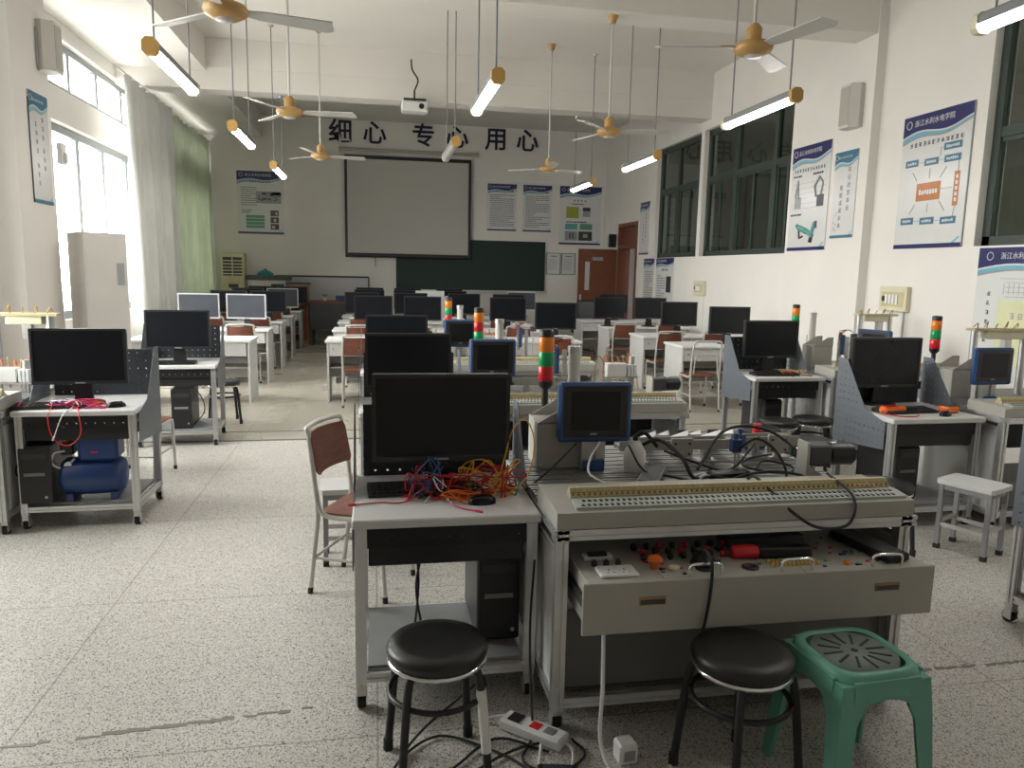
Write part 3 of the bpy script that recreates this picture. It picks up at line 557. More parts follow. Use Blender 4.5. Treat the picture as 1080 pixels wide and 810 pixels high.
for k in range(6): a = k * 1.05; MB().add([(0, 0, .07), (.05 * math.cos(a) - .02 * math.sin(a), .05 * math.sin(a) + .02 * math.cos(a), .14), (.09 * math.cos(a), .09 * math.sin(a), .15), (.05 * math.cos(a) + .02 * math.sin(a), .05 * math.sin(a) - .02 * math.cos(a), .138), (.05 * math.cos(a), .05 * math.sin(a), .128)], [(0, 1, 4), (1, 2, 4), (0, 4, 3), (4, 2, 3), (0, 3, 2, 1)]).build('leaf', M['pgreen'], pw)

# ------------------------------------------------------------------ aluminium profile
def prof(m, p0, p1, w=.04):
    """a grooved extrusion between two points along an axis"""
    g = w * .12; h = w / 2; c = h - g * 1.3
    poly = []
    for k in range(4):
        a = k * PI / 2; ca, sa = math.cos(a), math.sin(a)
        for (u, v) in ((h, -h), (h, -g), (c, -g), (c, g), (h, g)): poly.append((u * ca - v * sa, u * sa + v * ca))
    ax = max(range(3), key=lambda i: abs(p1[i] - p0[i])); o = [i for i in range(3) if i != ax]
    m.prism([(u + p0[o[0]], v + p0[o[1]]) for u, v in poly], 'xyz'[ax], min(p0[ax], p1[ax]), max(p0[ax], p1[ax])); return m
P = lambda a, b, w=.04: prof(MB(), a, b, w)
def caster_mesh(): return MB().box(-.018, .018, -.02, .02, .06, .10).prism([(-.022, .065), (-.022, .02), (.03, .02), (.03, .04), (.01, .075)], 'x', -.022, -.018).prism([(-.022, .065), (-.022, .02), (.03, .02), (.03, .04), (.01, .075)], 'x', .018, .022)
_cast = None
def casters(parent, pts):
    global _cast
    for (x, y) in pts:
        if _cast is None:
            c = caster_mesh().build('caster', M['steel'], parent, (x, y, 0)); w = MB().cyl((-.016, .01, .028), (.016, .01, .028), .028, 14).build('wheel', M['rubber'], c); _cast = (c, w)
        else: c = inst(_cast[0], parent, (x, y, 0)); inst(_cast[1], c)

# ------------------------------------------------------------------ computer trolleys
def make_trolley(label, loc, rz):
    t = thing('computer_trolley', label, 'trolley', loc, rz, 'computer trolleys of the workstations'); W, D, H = .71, .62, .775
    for (x, y) in ((.025, .03), (W - .025, .03), (.025, D - .03), (W - .025, D - .03)): P((x, y, .10), (x, y, H - .035), .042).build('post', M['alu'], t)
    for y in (.03, D - .03): P((.045, y, .13), (W - .045, y, .13), .036).build('rail', M['alu'], t)
    for x in (.025, W - .025): P((x, .05, .13), (x, D - .05, .13), .036).build('rail', M['alu'], t)
    P((.045, D - .03, .70), (W - .045, D - .03, .70), .036).build('rail', M['alu'], t)
    for x in (.025, W - .025): P((x, .05, .71), (x, D - .05, .71), .036).build('rail', M['alu'], t)
    B(-.005, W + .005, -.02, D, H - .035, H, b=.006).build('desktop', M['board'], t)
    B(.05, W - .05, .05, D - .05, .148, .162).build('shelf', M['mgrey'], t)
    fr_ = MB().box(.05, W - .05, .012, .024, .655, .735); fr_.build('drawer_shroud', M['perf_b2'], t)
    dr = MB().box(.055, W - .055, .035, .05, .575, .665, b=.004).box(.055, W - .055, .05, .42, .575, .583).box(.055, .07, .05, .42, .583, .64).box(W - .07, W - .055, .05, .42, .583, .64); dr.build('keyboard_drawer', M['blackm'], t)
    B(.03, W - .03, D - .012, D, H, 1.10).build('back_panel', M['perf_back'], t)
    for x in (-.006, W + .002): MB().prism([(.06, .55), (D, .50), (D, 1.12), (D - .10, 1.12), (D - .34, H + .02), (.20, H), (.06, .735)], 'x', x, x + .004).build('side_panel', M['perf_side'], t)
    casters(t, ((.025, .03), (W - .025, .03), (.025, D - .03), (W - .025, D - .03)))
    return t
T0 = make_trolley('front grey computer trolley heaped with coloured test leads by the drawer bench', (-.085, 2.76, 0), 0)
T = [((-.10, 4.90), .02, 'computer trolley behind the wooden chair, second in the middle row'), ((-.125, 6.85), .0, 'computer trolley third in the middle row, almost hidden by monitors'),
     ((-2.228, 5.10), .02, 'window side computer trolley with a navy compressor on its shelf'), ((-2.18, 7.36), .06, 'second window side computer trolley with a wooden chair beside it'),
     ((3.12, 2.50), .0, 'perforated trolley cut by the picture edge beside the grey stool'), ((3.395, 4.42), .02, 'corridor side trolley holding the red handheld tester'), ((3.43, 6.36), .02, 'corridor side trolley with yellow leads, round stools before it')]
for (x, y), rz, lab in T: dup(T0, (x, y, 0), rz, lab, 'computer trolleys of the workstations')

# ------------------------------------------------------------------ monitors, keyboards, mice, computers
def make_monitor(label, loc, rz, sc='screen', bz='bezel', group='computer monitors'):
    t = thing('computer_monitor', label, 'monitor', loc, rz, group)
    W, Z0, Z1 = .57, .135, .50
    B(-W / 2, W / 2, 0, .045, Z0, Z1, b=.008).build('casing', M[bz], t)
    B(-W / 2 + .016, W / 2 - .016, -.0015, .001, Z0 + .022, Z1 - .016).build('screen', M[sc], t)
    bz_ = MB().box(-W / 2, W / 2, -.006, 0, Z1 - .016, Z1).box(-W / 2, W / 2, -.006, 0, Z0, Z0 + .022).box(-W / 2, -W / 2 + .016, -.006, 0, Z0 + .022, Z1 - .016).box(W / 2 - .016, W / 2, -.006, 0, Z0 + .022, Z1 - .016); bz_.build('bezel', M[bz], t)
    B(-.03, .03, -.0075, -.006, Z0 + .006, Z0 + .014).build('badge', M['pgrey'], t)
    MB().prism([(-.06, .0), (.06, .0), (.035, .22), (-.035, .22)], 'y', .045, .075).build('stand_neck', M['black'], t)
    MB().lathe([(.125, 0), (.12, .012), (.05, .02)], (0, .055, 0), 20).build('stand_base', M['black'], t)
    return t
ZT = .775
m0 = make_monitor('black monitor on the front trolley behind the heap of leads', (.27, 3.08, ZT), -.02)
MON = [((.22, 5.06, ZT), .0, 'black monitor on the second middle trolley behind the front one'), ((.20, 7.10, ZT), .0, 'black monitor on the third middle trolley, only its upper edge showing'),
       ((-1.90, 5.32, ZT), .05, 'black monitor on the window side trolley over pink and purple leads'), ((-1.83, 7.56, ZT), .06, 'black monitor on the second window side trolley beside the chair'),
       ((3.68, 4.92, ZT), .02, 'black monitor behind the red handheld tester'), ((3.80, 6.78, ZT), .02, 'black monitor behind the yellow leads on the corridor side trolley')]
for l, rz, lab in MON: dup(m0, l, rz, lab, 'computer monitors')
def make_keyboard(label, loc, rz):
    t = thing('keyboard', label, 'keyboard', loc, rz, 'computer keyboards'); MB().prism([(0, 0), (.15, 0), (.15, .026), (0, .014)], 'x', 0, .44).build('case', M['black'], t)
    k = MB(); 
    for r_ in range(5):
        for c_ in range(16): 
            a = .012 + c_ * .0262; b_ = .012 + r_ * .026; z = .0145 + b_ * .08; k.box(a, a + .021, b_, b_ + .021, z, z + .006)
    stuff(k.build('key', M['blackm'], t)); return t
M['tube'] = mat('pale_painted_tube', (.60, .585, .55), .35, .35); M['kick'] = mat('dark_grey_laminate', (.13, .13, .125), .5)
kb0 = make_keyboard('black keyboard pushed under the front monitor beside the leads', (-.03, 3.02, ZT), .05)
for l, rz, lab in (((-2.26, 5.12, ZT), .1, 'black keyboard under the pink and purple leads'), ((-2.10, 7.40, ZT), .06, 'black keyboard in front of the second window side monitor'), ((3.50, 6.46, ZT), .0, 'black keyboard under the yellow leads'), ((3.45, 4.55, ZT + .002), .1, 'black keyboard behind the red handheld tester')): dup(kb0, l, rz, lab, 'computer keyboards')
def make_mouse(label, loc, rz):
    t = thing('mouse', label, 'mouse', loc, rz, 'computer mice'); m = MB()
    prof_ = [(0.0, .0), (.55, .3), (.8, .7), (1, 1), (.95, 1.0)]; vs = []; fs = []; n = 14; rings = ((.0, 1.0), (.35, .98), (.7, .82), (.93, .5), (1.0, .05))
    for zz, s_ in rings:
        for i in range(n): a = 2 * PI * i / n; vs.append((.058 * s_ * math.cos(a), .033 * s_ * math.sin(a), .036 * zz))
    for j in range(4):
        for i in range(n): fs.append((j * n + i, j * n + (i + 1) % n, (j + 1) * n + (i + 1) % n, (j + 1) * n + i))
    m.add(vs, fs, True); m.add([vs[4 * n + i] for i in range(n)], [list(range(n))]); m.add([vs[i] for i in range(n)], [list(range(n))[::-1]])
    m.build('shell', M['screen'], t); MB().cyl((.03, -.003, .028), (.03, .003, .028), .009, 10).build('wheel', M['rubber'], t); return t
ms0 = make_mouse('black mouse in front of the leads on the front trolley', (.42, 2.905, ZT), .1)
dup(ms0, (-1.66, 5.22, ZT), .4, 'black mouse on the window side trolley at the end of the purple leads', 'computer mice'); dup(ms0, (3.86, 4.50, ZT), .5, 'black mouse between the red tester and the orange meter', 'computer mice')
def make_pc(label, loc, rz):
    t = thing('computer_tower', label, 'computer', loc, rz, 'computer towers under the trolleys'); B(-.09, .09, 0, .42, .0, .38, b=.006).build('case', M['pcab'], t); B(-.088, .088, -.012, 0, .01, .37, b=.005).build('front_panel', M['black'], t)
    B(-.07, .07, -.015, -.012, .30, .335).build('drive_bay', M['pcab'], t); B(-.06, .06, -.014, -.012, .19, .21).build('badge_strip', M['mgrey'], t); MB().cyl((.06, -.016, .05), (.06, -.012, .05), .009).build('power_button', M['steel'], t); return t
pc0 = make_pc('black computer tower under the front trolley behind the round stool', (.50, 2.95, .163), 0)
for l, rz, lab in (((-2.13, 5.12, .163), .05, 'black computer tower on the shelf beside the navy compressor'), ((-1.80, 7.45, .163), .06, 'black computer tower behind the wooden chair by the window'), ((3.68, 4.60, .163), .03, 'black computer tower under the corridor side trolley with the tester'), ((3.72, 6.52, .163), .03, 'black computer tower behind the round stools'), ((.3, 5.05, .163), 0, 'black computer tower under the second middle trolley')): dup(pc0, l, rz, lab, 'computer towers under the trolleys')

# ------------------------------------------------------------------ stools and chairs
def make_stool(label, loc, rz, tape=False, r=.172, h=.47):
    t = thing('round_stool', label, 'stool', loc, rz)
    MB().lathe([(r - .03, h - .05), (r - .005, h - .045), (r, h - .02), (r - .012, h - .004), (r - .05, h), (.06, h - .004), (.0, h - .006)], n=32).build('seat', M['vinyl'], t)
    MB().tube([((r - .012) * math.cos(a), (r - .012) * math.sin(a), h - .058) for a in [2 * PI * i / 28 for i in range(28)]], .009, 8, True).build('seat_ring', M['chrome'], t)
    MB().tube([((r - .01) * math.cos(a), (r - .01) * math.sin(a), h - .17) for a in [2 * PI * i / 28 for i in range(28)]], .010, 8, True).build('foot_ring', M['blackm'], t)
    for k in range(4):
        a = PI / 4 + k * PI / 2; c, s_ = math.cos(a), math.sin(a)
        pts = cr([(.09 * c, .09 * s_, h - .055), ((r - .03) * c, (r - .03) * s_, h - .06), ((r + .0) * c, (r + .0) * s_, h - .13), ((r + .035) * c, (r + .035) * s_, .02)], 5)
        l = MB().tube(pts, .0145, 8).build('leg', M['blackm'], t); MB().cyl(pts[-1] + Vector((0, 0, .02)), pts[-1] + Vector((0, 0, -.02)), .018, 10).build('rubber_foot', M['rubber'], l)
        if tape and k == 3:
            MB().cyl(Vector(pts[-4]) * .5 + Vector(pts[-1]) * .5, Vector(pts[-6]), .0175, 10).build('tape_wrap', M['white'], l)
    return t
st0 = make_stool('scuffed round black stool before the front trolley, white tape on a leg', (.20, 2.39, 0), .12, True)
st1 = make_stool('round black stool half under the pulled-out drawer', (1.205, 2.19, 0), .3)
for (x, y, rz, lab) in ((3.07, 4.02, .5, 'round black stool between the bench motor and the corridor side computer'), (3.46, 5.95, .2, 'round black stool closest to the trolley with yellow leads'), (3.83, 6.02, .9, 'round black stool tucked below the desk with yellow leads'), (3.30, 5.2, .4, 'round black stool beside the perforated plate'), (3.12, 5.66, 1.2, 'round black stool standing in the gap behind the bench'), (-1.62, 8.55, .3, 'round black stool behind the second window side trolley')): dup(st1, (x, y, 0), rz, lab)
def make_plastic_stool(label, loc, rz):
    t = thing('plastic_stool', label, 'stool', loc, rz); h = .47; n = 32; vs = []; fs = []
    def sq(r_, k=4.0): return [(r_ * math.copysign(abs(math.cos(a)) ** (2 / k), math.cos(a)), r_ * math.copysign(abs(math.sin(a)) ** (2 / k), math.sin(a))) for a in [2 * PI * i / n for i in range(n)]]
    rings = [(.172, h - .10), (.166, h - .03), (.160, h - .010), (.150, h), (.134, h - .003), (.130, h - .006)]
    for r_, z in rings: vs += [(x, y, z - (.0 if z > h - .09 else (.03 * (1 - abs(math.cos(2 * math.atan2(y, x)))) - .03))) for x, y in sq(r_)]
    for j in range(len(rings) - 1):
        for i in range(n): fs.append((j * n + i, j * n + (i + 1) % n, (j + 1) * n + (i + 1) % n, (j + 1) * n + i))
    m = MB().add(vs, fs, True); m.build('rim', M['stool'], t)
    MB().lathe([(.140, h - .03), (.138, h - .006), (.0, h - .004)], n=28).build('seat', M['stooltop'], t)
    sl = MB()
    for k in range(12):
        a = k * PI / 6; c, s_ = math.cos(a), math.sin(a); q = MB(); sl.M = Matrix.Rotation(a, 4, 'Z'); sl.box(.045, .115, -.004, .004, h - .007, h - .003)
    sl.M = None; sl.cyl((0, 0, h - .006), (0, 0, h - .003), .012, 12); stuff(sl.build('slot', M['black'], t))
    for k in range(4):
        a = k * PI / 2; l = MB(); l.M = Matrix.Rotation(a, 4, 'Z')
        vs = []
        for z, o_, w_ in ((h - .03, .162, .095), (h - .12, .170, .085), (h - .16, .173, .066), (.0, .192, .042)):
            for (u, v) in ((o_, o_), (o_ - w_, o_), (o_ - w_, o_ - .012), (o_ - .03, o_ - .014), (o_ - .014, o_ - .03), (o_ - .012, o_ - w_), (o_, o_ - w_)): vs.append((u, v, z))
        fs = [(j * 7 + i, j * 7 + (i + 1) % 7, (j + 1) * 7 + (i + 1) % 7, (j + 1) * 7 + i) for j in range(3) for i in range(7)] + [list(range(7))[::-1], list(range(21, 28))]
        l.add(vs, fs); l.build('leg', M['stool'], t)
    for k in range(4):
        a = k * PI / 2; l = MB(); l.M = Matrix.Rotation(a, 4, 'Z'); pts = [(-.12, h - .02), (.12, h - .02), (.12, h - .14)] + [(.105 * math.cos(b), h - .14 + .055 * math.sin(b)) for b in [PI * i / 8 for i in range(9)]] + [(-.12, h - .14)]
        
        l2 = MB(); l2.M = Matrix.Rotation(a, 4, 'Z'); l2.prism([(u, v) for u, v in pts], 'y', .158, .168); l2.build('apron', M['stool'], t)
    return t
make_plastic_stool('green plastic stool with a worn slotted seat beside the black stool', (1.575, 2.13, 0), .06)
def make_bench_stool(label, loc, rz):
    t = thing('rectangular_stool', label, 'stool', loc, rz); MB().prism([(-.17, -.115), (-.155, -.13), (.155, -.13), (.17, -.115), (.17, .115), (.155, .13), (-.155, .13), (-.17, .115)], 'z', .425, .455).build('seat', M['panel'], t)
    for x in (-.14, .14):
        for y in (-.105, .105): l = B(x - .013, x + .013, y - .013, y + .013, .02, .425).build('leg', M['lgrey'], t); B(x - .016, x + .016, y - .016, y + .016, 0, .03).build('rubber_foot', M['rubber'], l)
    for y in (-.105, .105): B(-.127, .127, y - .008, y + .008, .39, .425).build('apron_bar', M['lgrey'], t); B(-.127, .127, y - .008, y + .008, .15, .175).build('stretcher', M['steel'], t)
    for x in (-.14, .14): B(x - .008, x + .008, -.092, .092, .39, .425).build('apron_bar', M['lgrey'], t); B(x - .008, x + .008, -.092, .092, .17, .195).build('stretcher', M['steel'], t)
    return t
bs = make_bench_stool('grey rectangular stool beside the perforated trolley plate', (3.69, 4.0, 0), -1.15)
dup(bs, (-.15, 4.38, 0), .05, 'grey rectangular stool behind the wooden chair')
def make_chair(label, loc, rz, back=True, group=None):
    """sitter faces local +y; the tube frame is two bent side loops"""
    t = thing('school_chair', label, 'chair', loc, rz, group); W = .19
    def panel(cx, half, z0, z1, y0, lean, curve):
        vs = []; n = 8
        for j, z in enumerate((z0, z0 + .02, z1 - .03, z1)):
            hw = half - (.02 if j in (0, 3) else 0)
            for i in range(n + 1): u = -1 + 2 * i / n; vs.append((cx + hw * u, y0 - lean * (z - z0) - curve * (1 - u * u), z))
        k = len(vs); vs += [(x, y + .010, z) for x, y, z in vs]; fs = []
        for j in range(3):
            for i in range(n): a = j * (n + 1) + i; fs += [(a, a + 1, a + n + 2, a + n + 1), (k + a, k + a + n + 1, k + a + n + 2, k + a + 1)]
        for i in range(n): fs += [(i, k + i, k + i + 1, i + 1), (3 * (n + 1) + i, 3 * (n + 1) + i + 1, k + 3 * (n + 1) + i + 1, k + 3 * (n + 1) + i)]
        for j in range(3): a = j * (n + 1); fs += [(a, a + n + 1, k + a + n + 1, k + a), (a + n, k + a + n, k + a + 2 * n + 1, a + 2 * n + 1)]
        return MB().add(vs, fs, False)
    if back: panel(0, W - .002, .64, .86, -.175, .20, .035).build('backrest', M['brown'], t)
    vs = []; st_ = MB().prism([(-W + .03, -.17), (W - .03, -.17), (W, -.13), (W, .17), (W - .04, .20), (-W + .04, .20), (-W, .17), (-W, -.13)], 'z', .438, .45); st_.build('seat', M['brown'], t)
    for s_ in (-1, 1):
        x = s_ * W
        r_ = cr([(x, -.225, .02), (x, -.195, .25), (x, -.175, .45), (x, -.20, .70), (s_ * (W - .012), -.225, .865)], 5)
        l = MB().tube(r_, .0135, 8).build('rear_leg', M['tube'], t); MB().cyl((x, -.226, 0), (x, -.222, .035), .0145, 8).build('rubber_foot', M['rubber'], l)
        f_ = cr([(x, .20, .02), (x, .185, .25), (x, .175, .40), (x, .13, .43), (x, -.10, .428), (x, -.165, .47), (x, -.18, .55)], 5)
        l = MB().tube(f_, .0135, 8).build('front_leg', M['tube'], t); MB().cyl((x, .201, 0), (x, .199, .035), .0145, 8).build('rubber_foot', M['rubber'], l)
        MB().cyl((x, -.20, .20), (x, .19, .20), .008, 8).build('stretcher', M['tube'], t)
    MB().cyl((-W, -.20, .20), (W, -.20, .20), .008, 8).build('stretcher', M['tube'], t); MB().cyl((-W, .185, .30), (W, .185, .30), .008, 8).build('stretcher', M['tube'], t)
    if back: MB().tube(cr([(-W + .008, -.224, .85), (-W + .025, -.236, .885), (0, -.250, .893), (W - .025, -.236, .885), (W - .008, -.224, .85)], 5), .0135, 8).build('top_tube', M['tube'], t)
    else:
        MB().tube(cr([(-W + .01, -.224, .855), (-W + .04, -.235, .885), (0, -.238, .89), (W - .04, -.235, .885), (W - .01, -.224, .855)], 5), .0135, 8).build('top_tube', M['tube'], t)
        MB().tube(cr([(-W + .03, -.19, .47), (-W + .05, -.2, .68), (-W + .09, -.21, .715), (W - .09, -.21, .715), (W - .05, -.2, .68), (W - .03, -.19, .47)], 5), .009, 8).build('inner_tube', M['tube'], t)
    return t
# ------------------------------------------------------------------ rear half: lab desks with monitors and chairs
def make_desk(label, loc, w, seats=2):
    t = thing('lab_desk', label, 'desk', loc, 0, 'white computer desks in the rear half'); D, H = .62, .79
    B(-.02, w + .02, -.03, D, H - .03, H, b=.004).build('desktop', M['white'], t)
    for x in (0, w - .025): B(x, x + .025, 0, D - .02, 0, H - .03).build('end_panel', M['panel'], t)
    B(.025, w - .025, D - .07, D - .055, .25, H - .03).build('modesty_panel', M['panel'], t)
    for s_ in range(seats):
        a = .03 + (w - .06) / seats * s_; b = a + (w - .06) / seats - .01
        d_ = B(a, b, .0, .018, H - .20, H - .035, b=.003).build('drawer', M['panel'], t); MB().cyl((a + .05, -.012, H - .11), (a + .05, .0, H - .11), .008, 8).build('knob', M['black'], d_)
        B(a, b, .05, .45, H - .36, H - .345).build('shelf', M['gpaint'], t)
    return t
desks = {}
def desk_row(key, x0, y, w, side, n, seats, mons, ch, no_back=()):
    labels = ['closest', 'second', 'third', 'fourth', 'last']
    lab = 'white computer desk with end panels, %s of its row %s' % (labels[n], side)
    if key not in desks: desks[key] = make_desk(lab, (x0, y, 0), w, seats)
    else: dup(desks[key], (x0, y, 0), 0, lab, 'white computer desks in the rear half')
    for i, (mx, kind, rz) in enumerate(mons):
        global mon_silver
        nm = ['first', 'second', 'third', 'fourth', 'fifth'][i]
        l = (mx, y + .27, .79); lb = '%s monitor, %s from the window on the %s desk %s' % ('silver framed' if kind == 's' else 'black', nm, labels[n], side)
        if kind == 's':
            if mon_silver is None: mon_silver = make_monitor(lb, l, rz, 'silver', 'sbezel')
            else: dup(mon_silver, l, rz, lb, 'computer monitors')
        else: dup(m0, l, rz, lb, 'computer monitors')
    for i, cx in enumerate(ch):
        nm = ['first', 'second', 'third', 'fourth'][i]
        nb = (i in no_back)
        lb = '%s chair, %s from the window at the %s desk %s' % ('backless' if nb else 'brown plywood', nm, labels[n], side)
        src = chair_nb if nb else chair0
        if src is None:
            src = make_chair(lb, (cx, y - .18, 0), 0, not nb, 'school chairs at the rear desks')
        else: dup(src, (cx, y - .18, 0), 0, lb, 'school chairs at the rear desks'); continue
        globals()['chair_nb' if nb else 'chair0'] = src
mon_silver = None; chair_nb = None
chair0 = make_chair('brown wooden chair with grey tube legs behind the front trolley', (-.06, 3.98, 0), -2.0)
dup(chair0, (-1.87, 6.40, 0), -.12, 'brown wooden chair drawn up beside the second window side trolley')
RYL = [9.75, 11.40, 13.05, 14.70, 16.30]
for n, y in enumerate(RYL):
    sl = [(-2.52, 's', .0), (-1.86, 's', -.12)] if n in (1,) else ([] if n == 0 else [(-2.5 + .05 * n, 'k', 0), (-1.84 + .04 * n, 's' if n == 3 else 'k', .05)])
    desk_row('l', -2.95, y, 1.42, 'by the curtain', n, 2, sl, [-2.55, -1.84] if n in (1, 2, 3) else ([-1.86] if n == 4 else []))
for n, y in enumerate([9.75, 11.4, 13.05, 14.7, 16.3]):
    mm = {0: [(2.42, 'k', 0)], 1: [(-.02, 'k', .0), (.72, 'k', -.06), (2.05, 'k', .0)], 2: [(-.22, 'k', 0), (.62, 'k', 0), (1.55, 'k', .05), (2.35, 'k', 0)], 3: [(-.1, 'k', 0), (.65, 'k', 0), (1.5, 'k', 0), (2.9, 's', -.2)], 4: [(-.1, 'k', 0), (.7, 'k', 0), (1.6, 'k', 0)]}[n]
    desk_row('c', -.60, y, 3.3, 'in the middle block', n, 4, mm, [-.20, .62, 2.3] if n == 0 else ([-.22, .62, 1.3, 2.1] if n < 3 else [-.22]))
for n, y in enumerate([9.15, 10.6, 12.3, 14.0]):
    desk_row('r', 3.90, y, 1.45, 'by the corridor wall', n, 2, {0: [(4.66, 'k', 0)], 1: [(4.55, 'k', 0)], 2: [(3.98, 'k', 0.1), (4.72, 'k', 0)], 3: [(4.6, 'k', 0)]}[n], {0: [4.06, 4.95], 1: [4.15, 4.85], 2: [4.05, 4.8], 3: []}[n], (0,) if n == 0 else ())
sg = thing('paper_stack', 'white sheets of paper standing against monitors below the chalkboard', 'paper', (.78, 14.88, .79)); B(0, .56, 0, .02, 0, .50).build('sheet', M['paper'], sg); B(.46, .66, .03, .04, 0, .40).build('sheet', M['paper'], sg)
oc = thing('office_chair', 'black swivel office chair in front of the open door leaf', 'chair', (4.3, 15.4, 0), -.6)
MB().lathe([(.22, .44), (.25, .47), (.24, .52), (.1, .53)], n=18).build('seat', M['vinyl'], oc); B(-.22, .22, .2, .27, .58, 1.12, b=.03).build('backrest', M['vinyl'], oc); MB().cyl((0, 0, .08), (0, 0, .44), .03).build('column', M['blackm'], oc); B(-.03, .03, .18, .22, .45, .75).build('back_bar', M['blackm'], oc)
for k in range(5): a = k * 2 * PI / 5; l = MB().cyl((0, 0, .1), (.28 * math.cos(a), .28 * math.sin(a), .065), .018, 8).build('leg', M['blackm'], oc); MB().cyl((.28 * math.cos(a) - .015, .28 * math.sin(a), .03), (.28 * math.cos(a) + .015, .28 * math.sin(a), .03), .03, 10).build('wheel', M['rubber'], l)

# ------------------------------------------------------------------ training benches
BW, BD, BH = 1.42, 1.13, .80
def make_bench(label, loc, rz=0, drawer=False, w=BW):
    t = thing('training_bench', label, 'workbench', loc, rz, 'aluminium training benches')
    xs = (.025, w - .025)
    for x in xs:
        for y in (.03, BD - .03): P((x, y, .09), (x, y, .75), .045).build('post', M['alu'], t)
        for z in (.12, .70): P((x, .055, z), (x, BD - .055, z), .04).build('rail', M['alu'], t)
        P((x, .0, .772), (x, BD, .772), .045).build('rail', M['alu'], t)
        B(x - .006, x + .006, .055, BD - .055, .14, .68).build('side_sheet', M['panel'], t)
    for y in (.03, BD - .03): P((.05, y, .12), (w - .05, y, .12), .04).build('rail', M['alu'], t)
    P((-.01, .02, .772), (w + .02, .02, .772), .04).build('front_rail', M['alu'], t)
    B(.05, w - .05, .07, .08, .14, .46).build('kick_panel', M['kick'], t); B(.05, w - .05, .50, .51, .46, .70).build('inner_panel', M['dgrey'], t); B(.05, w - .05, .06, BD - .06, .14, .15).build('floor_plate', M['dgrey'], t)
    casters(t, ((.03, .05), (w - .03, .05), (.03, BD - .05), (w - .03, BD - .05)))
    pk = MB()
    n = 11; y0, y1 = .335, BD; st = (y1 - y0) / n
    pm = MB().prism([(.002, .79), (st - .004, .79), (st - .004, .812), (st * .62, .812), (st * .62, .803), (st * .38, .803), (st * .38, .812), (.002, .812)], 'x', 0, w)
    first = pm.build('slotted_plank', M['bplank'], t, (0, y0, 0))
    for i in range(1, n): inst(first, t, (0, y0 + st * i, 0))
    tray = MB().prism([(-.0, .795), (-.0, .855), (.10, .868), (.33, .868), (.33, .795)], 'x', .0, w); tray.build('terminal_tray', M['gpaint'], t)
    duct = MB().prism([(.022, .858), (.10, .868), (.10, .878), (.022, .868)], 'x', .075, w - .02).build('socket_strip', M['pstrip'], t)
    so = MB()
    for i in range(58):
        x = .10 + i * (w - .15) / 58
        for y, zz in ((.042, .8715), (.078, .8765)): so.box(x + (.011 if y > .05 else 0), x + .010 + (.011 if y > .05 else 0), y - .010, y + .008, zz - .003, zz + .001)
    stuff(so.build('socket_hole', M['black'], duct))
    tb_ = B(.075, w - .02, .115, .175, .868, .874).build('terminal_base', M['steel'], t)
    blk = MB().prism([(.115, .872), (.115, .880), (.128, .893), (.135, .908), (.155, .908), (.162, .893), (.175, .880), (.175, .872)], 'x', 0, .0195)
    nb = int((w - .10) / .0212); f_ = blk.build('terminal_block', M['beige'], t, (.078, 0, 0))
    for i in range(1, nb): inst(f_, t, (.078 + i * .0212, 0, 0))
    sc = MB()
    for i in range(nb): sc.cyl((.088 + i * .0212, .122, .880), (.088 + i * .0212, .119, .891), .005, 6); sc.box(.080 + i * .0212, .096 + i * .0212, .126, .133, .890, .8935)
    stuff(sc.build('terminal_screw', M['copper'], t))
    if drawer:
        d = MB(); X0, X1, Y0, Z0, Z1 = .055, w - .025, -.17, .475, .66
        d.box(X0, X1, Y0, Y0 + .014, Z0, Z1, b=.003).box(X0 + .02, X1 - .02, Y0 + .014, .30, Z0 + .02, Z0 + .03).box(X0 + .02, X0 + .032, Y0 + .014, .30, Z0 + .03, Z1 - .012).box(X1 - .032, X1 - .02, Y0 + .014, .30, Z0 + .03, Z1 - .012)
        dr = d.build('drawer', M['gpaint'], t)
        pw_ = (X1 - X0 - .04); 
        for a, b in ((0, .21), (.212, .62), (.622, 1.0)): B(X0 + .02 + pw_ * a, X0 + .02 + pw_ * b, Y0 + .014, .29, Z1 - .012, Z1 - .002, b=.001).build('control_panel', M['gpaint'], dr)
        zt = Z1 - .002
        for a in (.20, 1.10): 
            MB().box(X0 + a, X0 + a + .095, Y0 - .004, Y0, .575, .605).build('handle_recess', M['ylight'], dr); B(X0 + a + .003, X0 + a + .092, Y0 - .006, Y0 - .003, .579, .596).build('handle_slot', M['pdark'], dr)
        B(X0 + .008, X0 + .02, Y0 + .02, .28, .56, .60).build('slide_rail', M['black'], dr); B(X1 - .02, X1 - .008, Y0 + .02, .28, .56, .60).build('slide_rail', M['black'], dr)
        B(X0 + .075, X0 + .215, Y0 + .045, Y0 + .135, zt, zt + .012, b=.004).build('mains_socket', M['white'], dr)
        h_ = MB()
        for sx in (.115, .17): h_.box(X0 + sx, X0 + sx + .004, Y0 + .085, Y0 + .10, zt + .012, zt + .0125).box(X0 + sx - .012, X0 + sx - .004, Y0 + .065, Y0 + .069, zt + .012, zt + .0125).box(X0 + sx + .010, X0 + sx + .018, Y0 + .065, Y0 + .069, zt + .012, zt + .0125)
        stuff(h_.build('socket_hole', M['black'], dr))
        B(X0 + .06, X0 + .17, Y0 + .21, Y0 + .245, zt, zt + .018, b=.003).build('breaker', M['white'], dr); B(X0 + .075, X0 + .145, Y0 + .205, Y0 + .23, zt + .018, zt + .028).build('breaker_lever', M['black'], dr)
        for i in range(3): MB().lathe([(.011, 0), (.011, .014), (.005, .022)], n=10).build('binding_post', M['black'], dr, (X0 + .085 + i * .045, Y0 + .165, zt))
